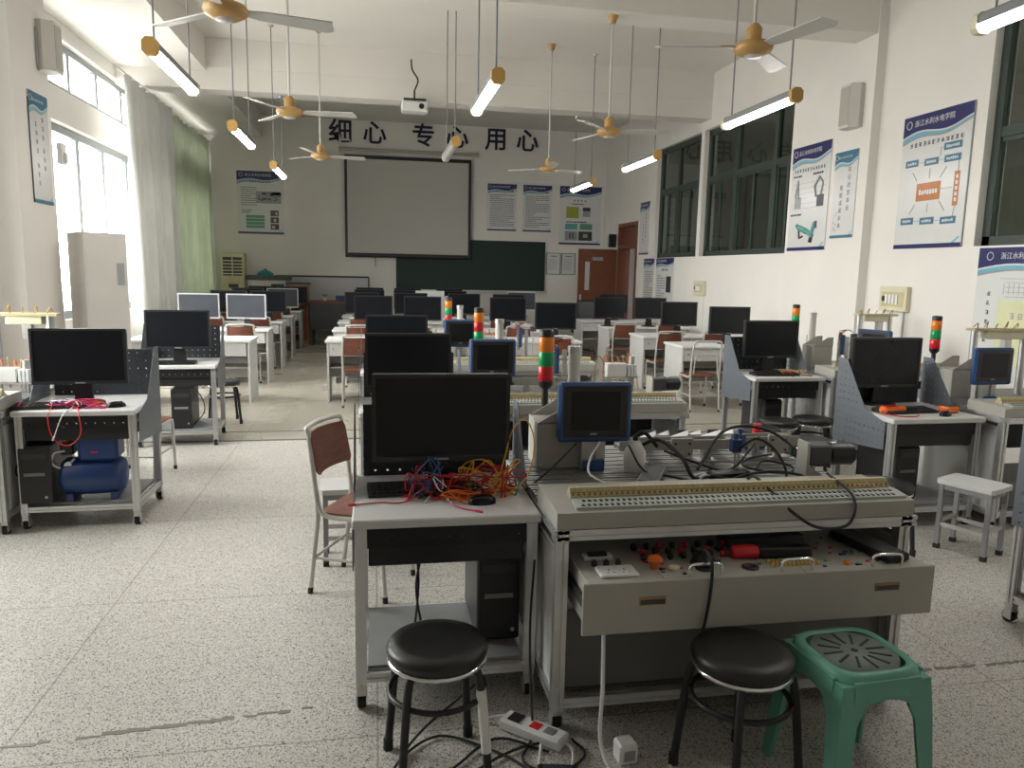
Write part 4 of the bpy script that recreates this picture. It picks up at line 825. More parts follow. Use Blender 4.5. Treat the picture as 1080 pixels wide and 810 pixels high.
        MB().lathe([(.014, 0), (.014, .022), (.026, .026), (.028, .036), (.02, .044)], n=18).build('stop_button', M['orange'], dr, (X0 + .295, Y0 + .115, zt)); MB().lathe([(.02, 0), (.022, .006), (.021, .012), (.012, .014)], n=16).build('push_button', M['cream'], dr, (X0 + .36, Y0 + .095, zt))
        for i in range(3):
            x = X0 + (.39, .74, 1.10)[i]; MB().tube(cr([(0, 0, 0), (0, 0, .03), (.02, 0, .042), (.10, 0, .042), (.12, 0, .03), (.12, 0, 0)], 4), .0055, 8).build('pull_handle', M['chrome'], dr, (x, Y0 + .028, zt))
        bp = None
        rr = random.Random(4)
        for j, yy in enumerate((.19, .245, .30)):
            for i in range(9):
                x = X0 + .28 + i * .052 + .012 * (j % 2); cm = ('black', 'red', 'black', 'black', 'redlens')[(i + j) % 5]
                MB().lathe([(.009, 0), (.009, .006), (.012, .008), (.012, .02), (.006, .024)], n=10).build('binding_post', M[cm], dr, (x, Y0 + yy, zt))
        jk = [MB(), MB(), MB(), MB()]
        for i in range(96):
            x = X0 + .27 + rr.uniform(0, .98); y = Y0 + rr.choice((.05, .075, .10, .15, .17, .22, .27, .33)); 
            if .40 < x - X0 < .60 and y < Y0 + .12 or .72 < x - X0 < .92 and .04 < y - Y0 < .12: continue
            jk[i % 4].cyl((x, y, zt), (x, y, zt + .004), .0075, 8)
        for q, cm in zip(jk, ('black', 'red', 'blue', 'pgreen')): stuff(q.build('jack', M[cm], dr))
        yj = None
        for j in range(2):
            for i in range(12):
                if yj is None: yj = MB().lathe([(.008, 0), (.007, .012), (.003, .014)], n=8).build('yellow_terminal', M['ochre'], dr, (X0 + .73 + i * .0165, Y0 + .075 + j * .03, zt))
                else: inst(yj, dr, (X0 + .73 + i * .0165, Y0 + .075 + j * .03, zt))
        MB().lathe([(.011, 0), (.013, .008), (.006, .012)], n=10).build('yellow_button', M['amber'], dr, (X0 + 1.02, Y0 + .06, zt))
        for x, yy in ((.47, .085), (.645, .075)): MB().lathe([(.030, 0), (.030, .006), (.022, .008), (.018, .003), (.0, .003)], n=18).build('round_socket', M['black'], dr, (X0 + x, Y0 + yy, zt))
        MB().prism([(-.03, 0), (.03, 0), (.012, .045), (-.012, .045)], 'y', -.02, .02).build('mains_plug', M['black'], dr, (X0 + .47, Y0 + .125, zt))
    return t
b0 = make_bench('grey training bench with pulled-out control drawer at the front', (.63, 2.5, 0), 0, True)
b1 = make_bench('grey training bench in the middle row behind the front one', (.62, 4.66, 0))
BEN = [((.62, 6.75, 0), 'grey training bench third in the middle row'), ((-3.68, 5.0, 0), 'grey training bench beside the window side trolley, cut by the picture edge'), ((4.14, 4.30, 0), 'grey training bench by the corridor wall with a blue touch panel'), ((4.16, 6.25, 0), 'grey training bench by the pilaster behind the yellow leads')]
for l, lab in BEN: dup(b1, l, 0, lab, 'aluminium training benches')

# ------------------------------------------------------------------ equipment standing on the benches
ZB = .812
def hmi(label, loc, rz=-.05):
    t = thing('touch_panel', label, 'touch panel', loc, rz)
    P((.17, .08, 0), (.17, .08, .38), .11).build('stand_post', M['alu'], t); B(.12, .22, .005, .025, 0, .05, b=.004).build('stand_foot', M['blue'], t)
    B(0, .335, 0, .05, .135, .405, b=.012).build('housing', M['blue'], t); B(.022, .313, -.003, .0, .158, .390, b=.002).build('bezel', M['bezel'], t); B(.055, .28, -.005, -.003, .19, .365).build('screen', M['screen'], t); B(.145, .175, -.0045, -.003, .170, .178).build('badge', M['pgrey'], t)
    return t
def tower(label, loc, order, pole=.10):
    t = thing('signal_tower', label, 'signal light', loc)
    P((0, .0, 0), (0, 0, .20), .04).build('stand_post', M['alu'], t); B(-.02, .05, -.03, .03, .195, .21).build('bracket', M['blackm'], t)
    MB().cyl((.02, 0, .205), (.022, 0, .37), .016, 12).build('pole', M['blackm'], t); z = .34; MB().lathe([(.02, z - .02), (.036, z), (.036, z + .02)], (.022, 0, 0), 18).build('base', M['blackm'], t); z += .02
    for c in order: MB().lathe([(.034, z), (.037, z + .004), (.037, z + .068), (.034, z + .072)], (.022, 0, 0), 20).build('lens', M[c], t); z += .072
    MB().lathe([(.036, z), (.036, z + .03), (.026, z + .036)], (.022, 0, 0), 20).build('cap', M['black'], t); return t
def tubemag(label, loc):
    t = thing('workpiece_magazine', label, 'magazine', loc)
    B(-.05, .05, -.05, .05, 0, .04).build('base', M['alu'], t)
    for x in (-.035, .035): MB().cyl((x, .035, .04), (x, .035, .30), .006, 8).build('rod', M['steel'], t)
    MB().cyl((0, 0, .06), (0, 0, .50), .031, 20).build('tube', M['acrylic'], t); MB().cyl((0, 0, .50), (0, 0, .53), .035, 20).build('cap', M['steel'], t); MB().cyl((0, 0, .04), (0, 0, .06), .034, 16).build('collar', M['steel'], t); return t
def housing(label, loc):
    t = thing('sheet_metal_housing', label, 'housing', loc); B(0, .21, 0, .20, 0, .21, b=.003).build('box', M['gpaint'], t)
    for y in (.0, .19): MB().prism([(.0, .21), (.21, .21), (.21, .30), (.15, .30)], 'y', y, y + .006).build('gusset', M['gpaint'], t)
    B(.0, .21, .0, .2, .21, .214).build('lid', M['gpaint'], t); MB().cyl((.02, -.004, .02), (.02, 0, .02), .006, 8).build('screw', M['steel'], t); return t
def conveyor(label, loc, w, rz=0, zt=.10):
    t = thing('conveyor', label, 'conveyor', loc, rz)
    for x in (.10, w - .10): P((x, .0, 0), (x, .0, zt - .03), .04).build('leg', M['alu'], t); B(x - .05, x + .05, -.04, .04, 0, .008).build('foot', M['steel'], t)
    B(0, w, -.045, -.037, zt - .035, zt + .012).build('side_rail', M['gpaint'], t); B(0, w, .037, .045, zt - .035, zt + .012).build('side_rail', M['gpaint'], t)
    B(.01, w - .01, -.035, .035, zt - .008, zt - .002).build('belt', M['mgrey'], t)
    for x in (.012, w - .012): MB().cyl((x, -.036, zt - .018), (x, .036, zt - .018), .013, 12).build('roller', M['steel'], t)
    B(w * .45, w * .45 + .11, -.062, -.046, zt - .065, zt + .025, b=.003).build('bracket', M['gpaint'], t)
    for k in range(4): MB().cyl((w * .45 + .02 + .07 * (k % 2), -.065, zt - .05 + .05 * (k // 2)), (w * .45 + .02 + .07 * (k % 2), -.062, zt - .05 + .05 * (k // 2)), .006, 8).build('screw', M['black'], t)
    return t
def motor(label, loc, rz=0):
    t = thing('drive_motor', label, 'motor', loc, rz)
    B(-.07, -.058, -.05, .05, 0, .17).build('mounting_plate', M['gpaint'], t); MB().prism([(-.058, 0), (.05, 0), (-.058, .07)], 'y', -.04, -.034).build('gusset', M['gpaint'], t); MB().prism([(-.058, 0), (.05, 0), (-.058, .07)], 'y', .034, .04).build('gusset', M['gpaint'], t)
    B(-.058, .05, -.045, .045, .07, .16, b=.008).build('gearbox', M['dgrey'], t); MB().cyl((.05, 0, .115), (.15, 0, .115), .050, 24).build('body', M['black'], t); MB().cyl((.15, 0, .115), (.156, 0, .115), .044, 24).build('end_cap', M['blackm'], t); B(.06, .08, -.012, .012, .158, .165).build('label_plate', M['white'], t); return t
def valve(label, loc, h=.12):
    t = thing('valve_manifold', label, 'valve unit', loc); 
    for x in (.03, .20): P((x, .03, 0), (x, .03, h), .03).build('post', M['alu'], t)
    B(-.01, .24, 0, .06, h, h + .012).build('base_plate', M['steel'], t); B(0, .15, 0, .07, h + .012, h + .11, b=.005).build('valve_block', M['white'], t)
    for i in range(3): B(.16 + i * .024, .18 + i * .024, .0, .07, h + .012, h + .10, b=.003).build('valve', M['white'], t)
    MB().cyl((.20, .04, h + .10), (.20, .04, h + .16), .022, 14).build('regulator', M['steel'], t)
    for i in range(6): MB().tube(cr([(.01 + .035 * i, .07, h + .08), (-.03 + .045 * i, .10, h + .15 + .01 * (i % 3)), (-.06 + .06 * i, .10, h + .10), (-.07 + .07 * i, .09, -.0 + .02)], 5), .004, 5).build('air_hose', M['orange' if i % 2 else 'copper'], t)
    return t
def clampset(label, loc, rz=0):
    t = thing('sensor_stand', label, 'sensor', loc, rz); B(-.025, .025, -.025, .025, 0, .01).build('foot', M['steel'], t); MB().cyl((0, 0, .01), (0, 0, .17), .006, 8).build('rod', M['steel'], t); B(-.022, .022, -.02, .02, .10, .16, b=.003).build('sensor_head', M['navy'], t); MB().cyl((0, 0, .16), (0, 0, .185), .012, 10).build('knob', M['blue'], t); return t
def slide(label, loc, rz=0):
    t = thing('sorting_chute', label, 'chute', loc, rz)
    m_ = MB(); m_.M = Matrix.Translation((0, 0, .07)) @ Matrix.Rotation(-.35, 4, 'X'); m_.box(-.035, .035, -.11, .11, 0, .004).box(-.035, -.031, -.11, .11, .004, .025).box(.031, .035, -.11, .11, .004, .025); m_.build('channel', M['white'], t)
    B(-.03, .03, .05, .06, 0, .10).build('support', M['black'], t); return t
def gantry(label, loc, w=.55):
    t = thing('pick_gantry', label, 'gantry', loc)
    MB().cyl((.04, .05, 0), (.04, .05, .50), .028, 16).build('column', M['alu'], t); MB().cyl((w - .06, .05, 0), (w - .06, .05, .50), .028, 16).build('column', M['alu'], t)
    B(0, w, 0, .10, .50, .52).build('top_plate', M['beige'], t); B(.12, w - .1, .01, .09, .44, .50, b=.004).build('slide_block', M['cream'], t); B(w * .5, w * .5 + .06, .0, .05, .34, .44).build('gripper', M['steel'], t)
    for i in range(5): MB().tube(cr([(.06 + .08 * i, .05, .52), (.05 + .09 * i, .04, .56 + .015 * (i % 2)), (.02 + .1 * i, .05, .53)], 4), .004, 5).build('air_hose', M['copper'], t)
    return t
def drill_unit(label, loc):
    t = thing('drill_station', label, 'station', loc); P((0, 0, 0), (0, 0, .34), .03).build('post', M['alu'], t); P((.08, 0, 0), (.08, 0, .30), .03).build('post', M['alu'], t); B(-.02, .10, -.02, .02, .22, .24).build('cross_plate', M['steel'], t)
    B(.0, .03, -.04, -.015, .12, .32, b=.004).build('cylinder', M['blue'], t); MB().cyl((.15, 0, .05), (.15, 0, .30), .006, 8).build('rod', M['steel'], t); B(.12, .18, -.015, .015, .28, .33).build('head', M['dgrey'], t)
    for i in range(4): MB().tube(cr([(.01, -.02, .32 - .03 * i), (-.04, -.04, .36 - .02 * i), (.06, -.02, .37), (.15, .0, .34)], 5), .003, 5).build('air_hose', M['red' if i % 2 else 'rubber'], t)
    return t
# front bench
hmi('large blue framed touch panel on the front bench', (.80, 3.20, ZB), -.02); housing('grey sheet metal housing behind the touch panel on the front bench', (.72, 3.27, ZB))
tower('signal tower with amber, green and red lenses on the front bench', (.80, 3.58, ZB - .0), ('redlens', 'green', 'amber')); tubemag('milky tube magazine standing behind the front touch panel', (.965, 3.58, ZB))
conveyor('short conveyor with grey bracket on the front bench behind the touch panel', (1.12, 3.34, ZB), .55); conveyor('conveyor beside the round motor on the front bench', (1.74, 3.38, ZB), .32)
motor('black round drive motor on the corner of the front bench', (1.93, 2.98, ZB), -.1)
clampset('small navy sensor on a thin stand between the two conveyors', (1.60, 3.10, ZB)); clampset('navy sensor on a stand by the second front conveyor', (1.67, 3.20, ZB), .5)
slide('white sorting chute on the front bench near the white pump', (1.38, 3.53, ZB)); slide('white sorting chute in the middle of the front bench', (1.55, 3.53, ZB)); slide('white sorting chute next to the navy sensors', (1.72, 3.53, ZB))
wp = thing('vacuum_pump', 'white rounded vacuum pump on the front bench beside the stand post', 'pump', (1.16, 3.20, ZB)); MB().lathe([(.045, 0), (.05, .04), (.048, .09), (.03, .125), (.02, .14)], n=18).build('body', M['white'], wp); MB().cyl((0, 0, .14), (0, 0, .16), .012).build('nozzle', M['black'], wp); MB().tube(cr([(0, 0, .155), (.03, -.01, .18), (.07, .0, .15), (.12, .04, .10)], 5), .009).build('hose', M['rubber'], wp)
fl = thing('flat_controller', 'flat dark grey controller box lying on the front bench planks', 'controller', (1.05, 2.88, ZB + .0), -.5); B(0, .09, 0, .34, 0, .04, b=.004).build('case', M['mgrey'], fl); B(.01, .08, .02, .32, .04, .043).build('lid', M['dgrey'], fl)
cn = thing('cable_connector', 'black multi-pin connector with a cable loom on the front bench', 'connector', (1.45, 2.98, ZB), .15); B(0, .16, 0, .06, 0, .035, b=.006).build('plug', M['black'], cn); B(.16, .19, .012, .048, .006, .03).build('strain_relief', M['rubber'], cn)
for i in range(4): MB().tube(cr([(.0, .01 + .012 * i, .02), (-.05, .0 + .012 * i, .03), (-.10, -.02 + .02 * i, .012)], 4), .004, 5).build('wire', M['white' if i % 2 else 'pgrey'], cn)
pn = thing('pneumatic_valve', 'blue and red air filter unit at the rear of the front bench', 'valve unit', (1.93, 3.56, ZB)); B(-.05, .06, -.02, .02, 0, .07).build('block', M['blue'], pn); MB().cyl((.02, 0, .07), (.02, 0, .13), .022, 14).build('regulator_knob', M['redlens'], pn); MB().cyl((-.05, 0, .04), (-.10, 0, .04), .015, 10).build('fitting', M['red'], pn)
# second bench
hmi('blue touch panel on the second bench of the middle row', (.66, 5.30, ZB), .0); tower('signal tower with amber, red and green lenses on the second middle bench', (.75, 5.66, ZB), ('green', 'redlens', 'amber')); tubemag('milky tube magazine behind the second touch panel', (.92, 5.60, ZB))
valve('white valve manifold with copper hoses on the second bench', (1.68, 5.30, ZB)); motor('black round drive motor at the end of the second bench', (1.98, 5.05, ZB), .1); conveyor('conveyor across the second bench beneath the hoses', (1.0, 5.42, ZB), .5); housing('grey sheet metal housing on the second bench behind the touch panel', (.72, 5.40, ZB)); drill_unit('small drilling station on the second bench', (1.35, 5.60, ZB))
# third bench
hmi('smallest looking blue touch panel on the third bench', (.67, 7.42, ZB), .0); tower('signal tower with amber, green and red lenses on the third bench', (.72, 7.75, ZB), ('redlens', 'green', 'amber')); tubemag('milky tube magazine on the third bench', (.86, 7.75, ZB)); valve('white valve manifold with copper hoses on the third bench', (1.1, 7.6, ZB)); drill_unit('drilling station with red hoses on the third bench', (1.45, 7.6, ZB)); conveyor('conveyor on the third bench below the small touch panel', (.95, 7.35, ZB), .5)
# corridor side benches
hmi('blue touch panel on the corridor side bench near the chart poster', (4.28, 4.75, ZB), .05); tower('signal tower on the corridor side bench behind the black monitor', (4.26, 5.18, ZB), ('redlens', 'green', 'amber')); gantry('pale gantry with hoses over the corridor side bench', (4.56, 5.10, ZB)); housing('grey housing with gussets on the corridor side bench', (4.33, 5.02, ZB)); motor('drive motor on the corridor side bench by the touch panel', (4.8, 4.7, ZB), .2)
tower('signal tower in front of the pilaster wall', (4.18, 7.05, ZB), ('redlens', 'green', 'amber')); housing('grey housing on the bench by the pilaster', (4.27, 6.80, ZB)); drill_unit('drilling station with blue cylinder by the pilaster', (4.62, 6.90, ZB)); tubemag('milky tube magazine on the bench by the pilaster', (4.43, 7.1, ZB)); hmi('edge-on blue touch panel on the bench by the pilaster', (4.60, 6.6, ZB), -1.2); gantry('pale gantry over the bench by the pilaster', (4.95, 7.1, ZB), .45)
# window side bench
gantry('pale gantry with a beige plate over the window side bench', (-2.72, 5.95, ZB), .46); drill_unit('drilling station with red hoses on the window side bench', (-2.95, 5.75, ZB)); housing('dark gusseted housing on the window side bench', (-3.05, 5.35, ZB)); valve('white valve manifold on the window side bench beside the monitor', (-2.55, 5.6, ZB), .06); conveyor('conveyor across the window side bench', (-3.1, 5.62, ZB), .45)

# ------------------------------------------------------------------ tools and boxes on the drawer
ZD = .66
ct = thing('cutter_tool', 'black tool with a red round handle lying on the drawer panel', 'tool', (1.30, 2.50, ZD + .023), -.06); MB().lathe([(.018, 0), (.025, .01), (.026, .08), (.022, .10)], n=16).build('handle', M['redlens'], ct).rotation_euler = (0, PI / 2, 0); B(.10, .31, -.022, .022, -.022, .018, b=.006).build('body', M['black'], ct)
bx = thing('black_case', 'flat black case behind the red-handled tool on the drawer', 'case', (1.33, 2.60, ZD + .0), -.02); B(0, .33, 0, .10, 0, .035, b=.006).build('shell', M['dgrey'], bx); B(.01, .32, .005, .095, .035, .038).build('lid', M['black'], bx)
bt = thing('battery_pack', 'long black battery pack lying slanted by the end handle of the drawer', 'battery', (1.80, 2.66, ZD), .0); bt.rotation_euler = (0, 0, -PI / 2 - .08 + .25); B(0, .30, 0, .11, 0, .03, b=.006).build('case', M['black'], bt); B(.02, .28, .01, .10, .03, .033).build('ribs', M['dgrey'], bt)

# ------------------------------------------------------------------ compressor on the window side trolley
cp = thing('air_compressor', 'navy blue air compressor on the shelf of the window side trolley', 'compressor', (-1.86, 5.26, .165), .08)
MB().lathe([(.04, -.20), (.10, -.185), (.125, -.15), (.125, .15), (.10, .185), (.04, .20)], n=24).build('tank', M['navy'], cp, (.03, 0, .15)).rotation_euler = (0, PI / 2, 0)
B(-.04, .20, -.10, .10, .26, .43, b=.02).build('motor_housing', M['navy'], cp); B(-.05, .21, -.105, .105, .405, .425, b=.008).build('housing_rim', M['navy'], cp); B(.04, .08, -.104, -.1, .32, .33).build('badge', M['redlens'], cp)
B(-.15, -.07, -.06, .04, .30, .38, b=.008).build('pressure_switch', M['black'], cp); MB().cyl((-.12, -.02, .38), (-.12, -.02, .40), .015).build('switch_knob', M['amber'], cp); MB().tube(cr([(-.12, -.06, .33), (-.18, -.08, .32), (-.19, -.08, .25), (-.13, -.07, .22), (-.06, -.08, .28)], 5), .008).build('copper_pipe', M['steel'], cp)
MB().cyl((-.10, -.07, .24), (-.10, -.09, .24), .022, 14).build('gauge', M['white'], cp)
for x in (-.10, .16): B(x - .02, x + .02, -.09, .09, -.0, .05).build('foot', M['navy'], cp)

# ------------------------------------------------------------------ handheld tester and meter, corridor side
th = thing('handheld_tester', 'red handheld tester with a lead on the corridor side trolley', 'tester', (3.44, 4.56, ZT + .002), .15); B(0, .20, 0, .07, 0, .05, b=.016).build('case', M['orange'], th); B(.02, .13, .01, .06, .05, .053).build('face', M['redlens'], th); B(.20, .31, .015, .055, .012, .04, b=.008).build('clamp_jaw', M['black'], th); MB().tube(cr([(0, .03, .02), (-.03, -.02, .015), (.03, -.10, .006), (.15, -.12, .005), (.26, -.04, .005)], 6), .004, 6).build('lead', M['red'], th)
om = thing('meter', 'orange framed meter lying on the corridor side trolley', 'meter', (3.93, 4.56, ZT + .002), .2); B(0, .12, 0, .09, 0, .045, b=.012).build('case', M['orange'], om); B(.015, .105, .012, .078, .045, .048).build('face', M['black'], om)

# ------------------------------------------------------------------ loose leads on the trolleys
def lead(name, label, grp, m, pts, r=.003, plug=None):
    t = thing(name, label, 'cable', (0, 0, 0), 0, grp); q = cr(pts, 6); MB().tube(q, r, 6).build('wire', m, t)
    for i, j in ((0, 1), (-1, -2)):
        d = (Vector(q[i]) - Vector(q[j])).normalized(); MB().cyl(q[i], Vector(q[i]) + d * .03, r * 1.7, 8).build('plug', plug or m, t)
    return t
def heap(n, x0, x1, y0, y1, z, seed, m, name, label, grp, hmax=.05, ln=5):
    r = random.Random(seed)
    for i in range(n):
        x, y = r.uniform(x0, x1), r.uniform(y0, y1); a = r.uniform(0, 6.28); pts = []
        for k in range(ln):
            zz = z + .006 + (0 if k in (0, ln - 1) else r.uniform(.0, hmax)); x = x if x0 < x < x1 else r.uniform(x0, x1); y = y if y0 < y < y1 else r.uniform(y0, y1); pts.append((x, y, zz)); a += r.uniform(-1.4, 1.4); x += .10 * math.cos(a); y += .045 * math.sin(a)
        lead(name, label, grp, m, pts)
heap(20, .12, .60, 2.96, 3.12, ZT, 3, M['red'], 'test_lead', 'red test lead in the tangled heap on the front trolley', 'red leads on the front trolley', .12)
heap(7, .30, .60, 2.97, 3.12, ZT, 5, M['yellow'], 'test_lead', 'yellow test lead in the tangled heap on the front trolley', 'yellow leads on the front trolley', .14)
heap(4, .12, .28, 2.95, 3.10, ZT, 8, M['blue'], 'test_lead', 'blue test lead in the heap by the front keyboard', 'blue leads on the front trolley', .17)
heap(5, .14, .50, 2.95, 3.10, ZT, 9, M['rubber'], 'test_lead', 'black test lead in the heap on the front trolley', 'black leads on the front trolley', .06)
heap(3, .2, .42, 2.93, 3.10, ZT, 10, M['white'], 'test_lead', 'white test lead in the heap on the front trolley', 'white leads on the front trolley', .10)
heap(3, .52, .61, 3.0, 3.12, ZT, 13, M['teal'], 'test_lead', 'teal test lead at the end of the heap on the front trolley', 'teal leads on the front trolley', .04)
heap(4, .25, .42, 2.90, 3.0, ZT, 14, M['orange'], 'test_lead', 'orange test lead on the front trolley by the mouse', 'orange leads on the front trolley', .04)
lead('test_lead', 'yellow lead standing in a high loop beside the front monitor', None, M['yellow'], [(.47, 3.02, ZT + .01), (.52, 3.05, ZT + .10), (.57, 3.08, ZT + .26), (.63, 3.10, ZT + .30), (.67, 3.10, ZT + .20), (.64, 3.07, ZT + .07), (.56, 3.0, ZT + .02)])
lead('test_lead', 'red lead lying across the front trolley edge to the chair side', None, M['red'], [(-.08, 2.93, ZT + .004), (.02, 2.95, ZT + .004), (.10, 2.93, ZT + .006), (.2, 3.0, ZT + .02)])
lead('test_lead', 'crimson lead lying loose before the heap near the front mouse', None, M['pink'], [(.30, 2.98, ZT + .02), (.29, 2.90, ZT + .01), (.33, 2.84, ZT + .004), (.38, 2.80, ZT + .004)])
heap(9, -2.22, -1.72, 5.14, 5.24, ZT, 21, M['pink'], 'test_lead', 'pink test lead on the window side trolley', 'pink leads on the window side trolley', .05)
heap(6, -2.05, -1.80, 5.16, 5.26, ZT, 22, mat('purple_plastic', (.22, .05, .30), .4), 'test_lead', 'purple test lead on the window side trolley', 'purple leads on the window side trolley', .05)
heap(4, -1.95, -1.72, 5.20, 5.28, ZT, 23, M['orange'], 'test_lead', 'orange test lead on the window side trolley', 'orange leads on the window side trolley', .05)
heap(3, -2.05, -1.85, 5.16, 5.26, ZT, 24, M['white'], 'test_lead', 'white test lead on the window side trolley', 'white leads on the window side trolley', .05)
lead('test_lead', 'red lead drooping in a loop over the front of the window side trolley', None, M['red'], [(-2.02, 5.16, ZT + .02), (-2.01, 5.06, ZT - .03), (-1.98, 5.04, ZT - .16), (-1.89, 5.03, ZT - .21), (-1.82, 5.04, ZT - .14), (-1.83, 5.06, ZT - .02), (-1.87, 5.16, ZT + .01)], .0035)
lead('test_lead', 'white lead drooping over the front of the window side trolley', None, M['white'], [(-1.90, 5.16, ZT + .01), (-1.92, 5.05, ZT - .02), (-1.97, 5.035, ZT - .15)], .003)
heap(5, 3.75, 4.02, 6.48, 6.62, ZT, 31, M['yellow'], 'test_lead', 'yellow lead on the corridor side trolley', 'yellow leads on the corridor side trolley', .05)
heap(4, 3.72, 4.05, 6.45, 6.60, ZT, 32, M['rubber'], 'test_lead', 'black lead among the yellow ones on the corridor side trolley', 'black leads on the corridor side trolley', .04)
heap(3, 3.72, 3.9, 6.45, 6.60, ZT, 33, M['red'], 'test_lead', 'red lead among the yellow ones on the corridor side trolley', 'red leads on the corridor side trolley', .04)

# ------------------------------------------------------------------ cables on the front bench and the floor
def cable(label, m, pts, r=.005): t = thing('power_cable', label, 'cable'); MB().tube(cr(pts, 7), r, 7).build('cord', m, t); return t
cable('black cable arching high over the middle of the front bench', M['rubber'], [(1.40, 3.05, .85), (1.62, 3.25, .98), (1.85, 3.28, .97), (1.98, 3.15, .86), (1.90, 2.98, .83), (1.6, 2.9, .825)], .007)
cable('black cable drooping over the front edge of the front bench', M['rubber'], [(1.42, 3.0, .84), (1.52, 2.88, .84), (1.50, 2.74, .90), (1.50, 2.62, .885), (1.53, 2.48, .83), (1.62, 2.45, .78), (1.74, 2.45, .79), (1.80, 2.52, .87), (1.80, 2.70, .915)], .006)
cable('black cable lying in loops across the bench planks', M['rubber'], [(1.12, 2.95, .82), (1.22, 3.02, .835), (1.34, 2.96, .825), (1.46, 2.92, .83), (1.60, 2.98, .84), (1.78, 3.05, .83), (1.86, 2.94, .83), (1.72, 2.88, .82), (1.48, 2.87, .82)], .006)
cable('thin black cable crossing the planks in front of the flat controller', M['rubber'], [(1.10, 3.12, .95), (1.14, 3.02, .86), (1.25, 2.90, .825), (1.40, 2.87, .825), (1.62, 2.90, .83)], .005)
cable('black cable rising from the navy sensors on the front bench', M['rubber'], [(1.60, 3.09, .92), (1.66, 3.02, .99), (1.74, 2.98, .93), (1.76, 2.93, .84), (1.68, 2.88, .825)], .006)
cable('white cable hanging from the back of the front touch panel', M['white'], [(.99, 3.19, .95), (.93, 3.12, .90), (.90, 3.04, .85), (.95, 2.95, .825)], .005)
cable('straight black cable slanting across the grey housing', M['rubber'], [(.88, 3.18, .95), (.75, 3.10, .86), (.62, 3.02, .79)], .004)
cable('black mains cable running from the drawer plug down over its front', M['rubber'], [(1.153, 2.465, .705), (1.15, 2.40, .73), (1.14, 2.325, .715), (1.135, 2.312, .62), (1.12, 2.312, .50), (1.11, 2.33, .40)], .006)
cable('long white cord hanging from beneath the drawer to the floor', M['white'], [(.80, 2.44, .52), (.785, 2.40, .45), (.77, 2.34, .28), (.765, 2.32, .08), (.80, 2.22, .012), (.92, 2.18, .01), (1.0, 2.26, .01)], .0075)
cable('black cable coiled at the foot of the second front conveyor', M['rubber'], [(1.72, 3.12, .825), (1.80, 3.20, .84), (1.90, 3.14, .83), (1.84, 3.04, .825), (1.72, 3.06, .83), (1.66, 3.14, .84), (1.74, 3.22, .85), (1.86, 3.24, .86)], .005)
cable('black cable strung between the two conveyors', M['rubber'], [(1.30, 3.20, .90), (1.42, 3.14, .86), (1.55, 3.06, .84), (1.70, 3.16, .90), (1.82, 3.30, .93)], .005)
cable('thick black hose looping beside the first conveyor bracket', M['rubber'], [(1.20, 3.28, .90), (1.24, 3.12, .97), (1.30, 3.00, .92), (1.34, 2.96, .84), (1.44, 3.04, .825), (1.52, 3.16, .84)], .009)
cable('black cable snaking along the rear of the terminal strip', M['rubber'], [(.95, 2.86, .82), (1.10, 2.90, .825), (1.30, 2.86, .82), (1.52, 2.91, .825), (1.70, 2.86, .82), (1.88, 2.92, .825)], .005)
fb = [('black floor cable looping widest behind the taped stool', [(.36, 2.62, .16), (.15, 2.52, .05), (.08, 2.40, .012), (.22, 2.34, .01), (.42, 2.50, .012), (.60, 2.40, .01)]), ('black floor cable passing the stool legs towards the camera', [(.02, 2.15, .01), (.06, 2.40, .012), (.22, 2.55, .01), (.42, 2.42, .012), (.52, 2.30, .01)]),
      ('black floor cable ending at the grey power strip', [(.20, 2.10, .01), (.30, 2.30, .012), (.46, 2.42, .01), (.60, 2.46, .01)]), ('black cable dropping behind the front trolley post to the floor', [(.60, 2.72, .60), (.585, 2.70, .35), (.575, 2.62, .14), (.56, 2.50, .015), (.50, 2.36, .01), (.62, 2.25, .01)]), ('black floor cable curling beside the bench caster', [(.44, 2.28, .01), (.58, 2.26, .012), (.72, 2.36, .01), (.70, 2.46, .01)])]
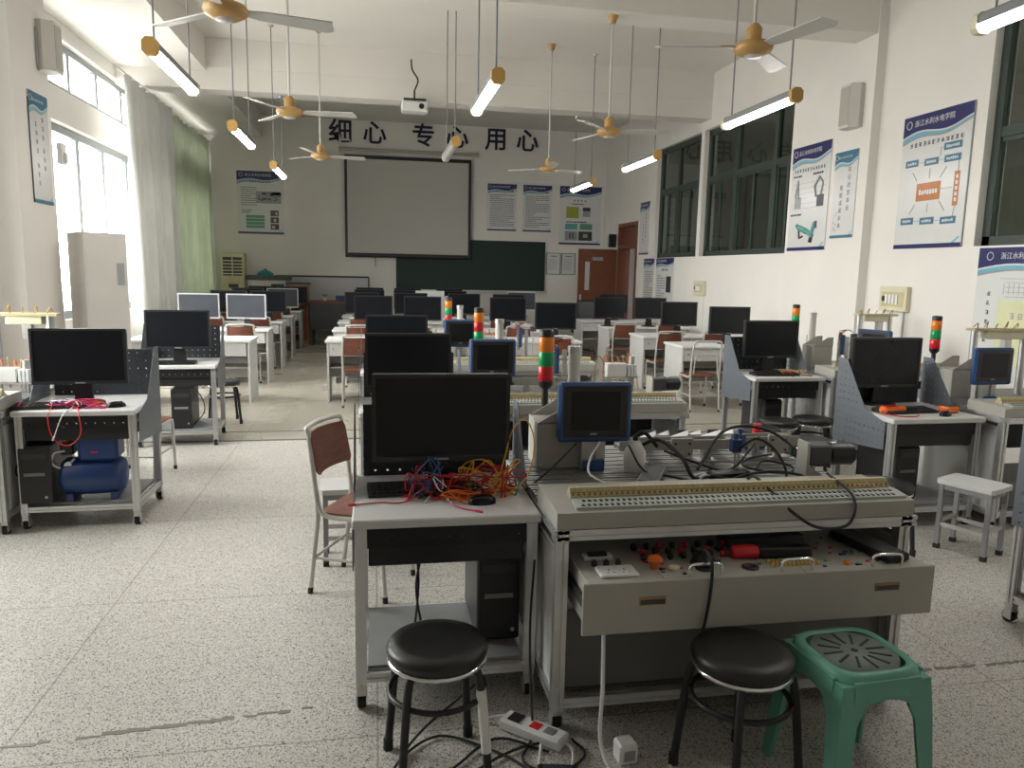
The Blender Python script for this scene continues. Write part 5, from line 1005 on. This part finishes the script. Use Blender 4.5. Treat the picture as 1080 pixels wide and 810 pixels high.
for lab, pts in fb: cable(lab, M['rubber'], pts, .005)
cable('white floor cord curling around the power strip under the front trolley', M['white'], [(.40, 2.62, .02), (.52, 2.60, .03), (.60, 2.48, .02), (.68, 2.40, .02), (.64, 2.28, .012), (.55, 2.30, .012), (.57, 2.40, .04)], .006)
cable('two black cables hanging under the front trolley drawer', M['rubber'], [(.16, 2.95, .58), (.17, 2.98, .40), (.15, 2.95, .20), (.17, 3.0, .165)], .005); cable('black cable crossing another under the front trolley drawer', M['rubber'], [(.19, 2.96, .58), (.16, 2.97, .42), (.18, 3.0, .25), (.21, 3.05, .165)], .005)
for lab, pts in (('black cable loop hanging under the second window side trolley', [(-1.72, 7.5, .58), (-1.62, 7.48, .45), (-1.60, 7.46, .32), (-1.70, 7.5, .20)]), ('black cable hanging down behind the corridor side trolley post', [(3.55, 6.42, .55), (3.50, 6.38, .3), (3.42, 6.30, .05), (3.40, 6.22, .008)]), ('black cable behind the computer tower by the compressor', [(-2.24, 5.2, .5), (-2.27, 5.2, .34), (-2.2, 5.3, .24)])): cable(lab, M['rubber'], pts)
pst = thing('power_strip', 'grey power strip on the floor under the front trolley', 'power strip', (.56, 2.52, 0), -.75); B(-.12, .14, -.04, .04, 0, .045, b=.008).build('body', M['white'], pst); B(-.09, -.04, -.025, .025, .045, .05).build('switch', M['black'], pst); B(0, .04, -.02, .02, .045, .047).build('outlet', M['redlens'], pst); B(.06, .10, -.02, .02, .045, .047).build('outlet', M['mgrey'], pst)
pad = thing('power_adapter', 'black power adapter on the floor by the bench caster', 'adapter', (.60, 2.27, 0), -.2); B(-.07, .07, -.03, .03, 0, .035, b=.006).build('case', M['black'], pad); B(-.05, .05, -.02, .02, .035, .037).build('sticker', M['pdark'], pad)
wa = thing('plug_adapter', 'white cube plug adapter on the floor by the black stool', 'adapter', (.86, 2.33, 0), .1); B(-.035, .035, -.035, .035, 0, .075, b=.008).build('cube', M['white'], wa); B(-.02, .02, -.038, -.035, .02, .055).build('outlet', M['pgrey'], wa)
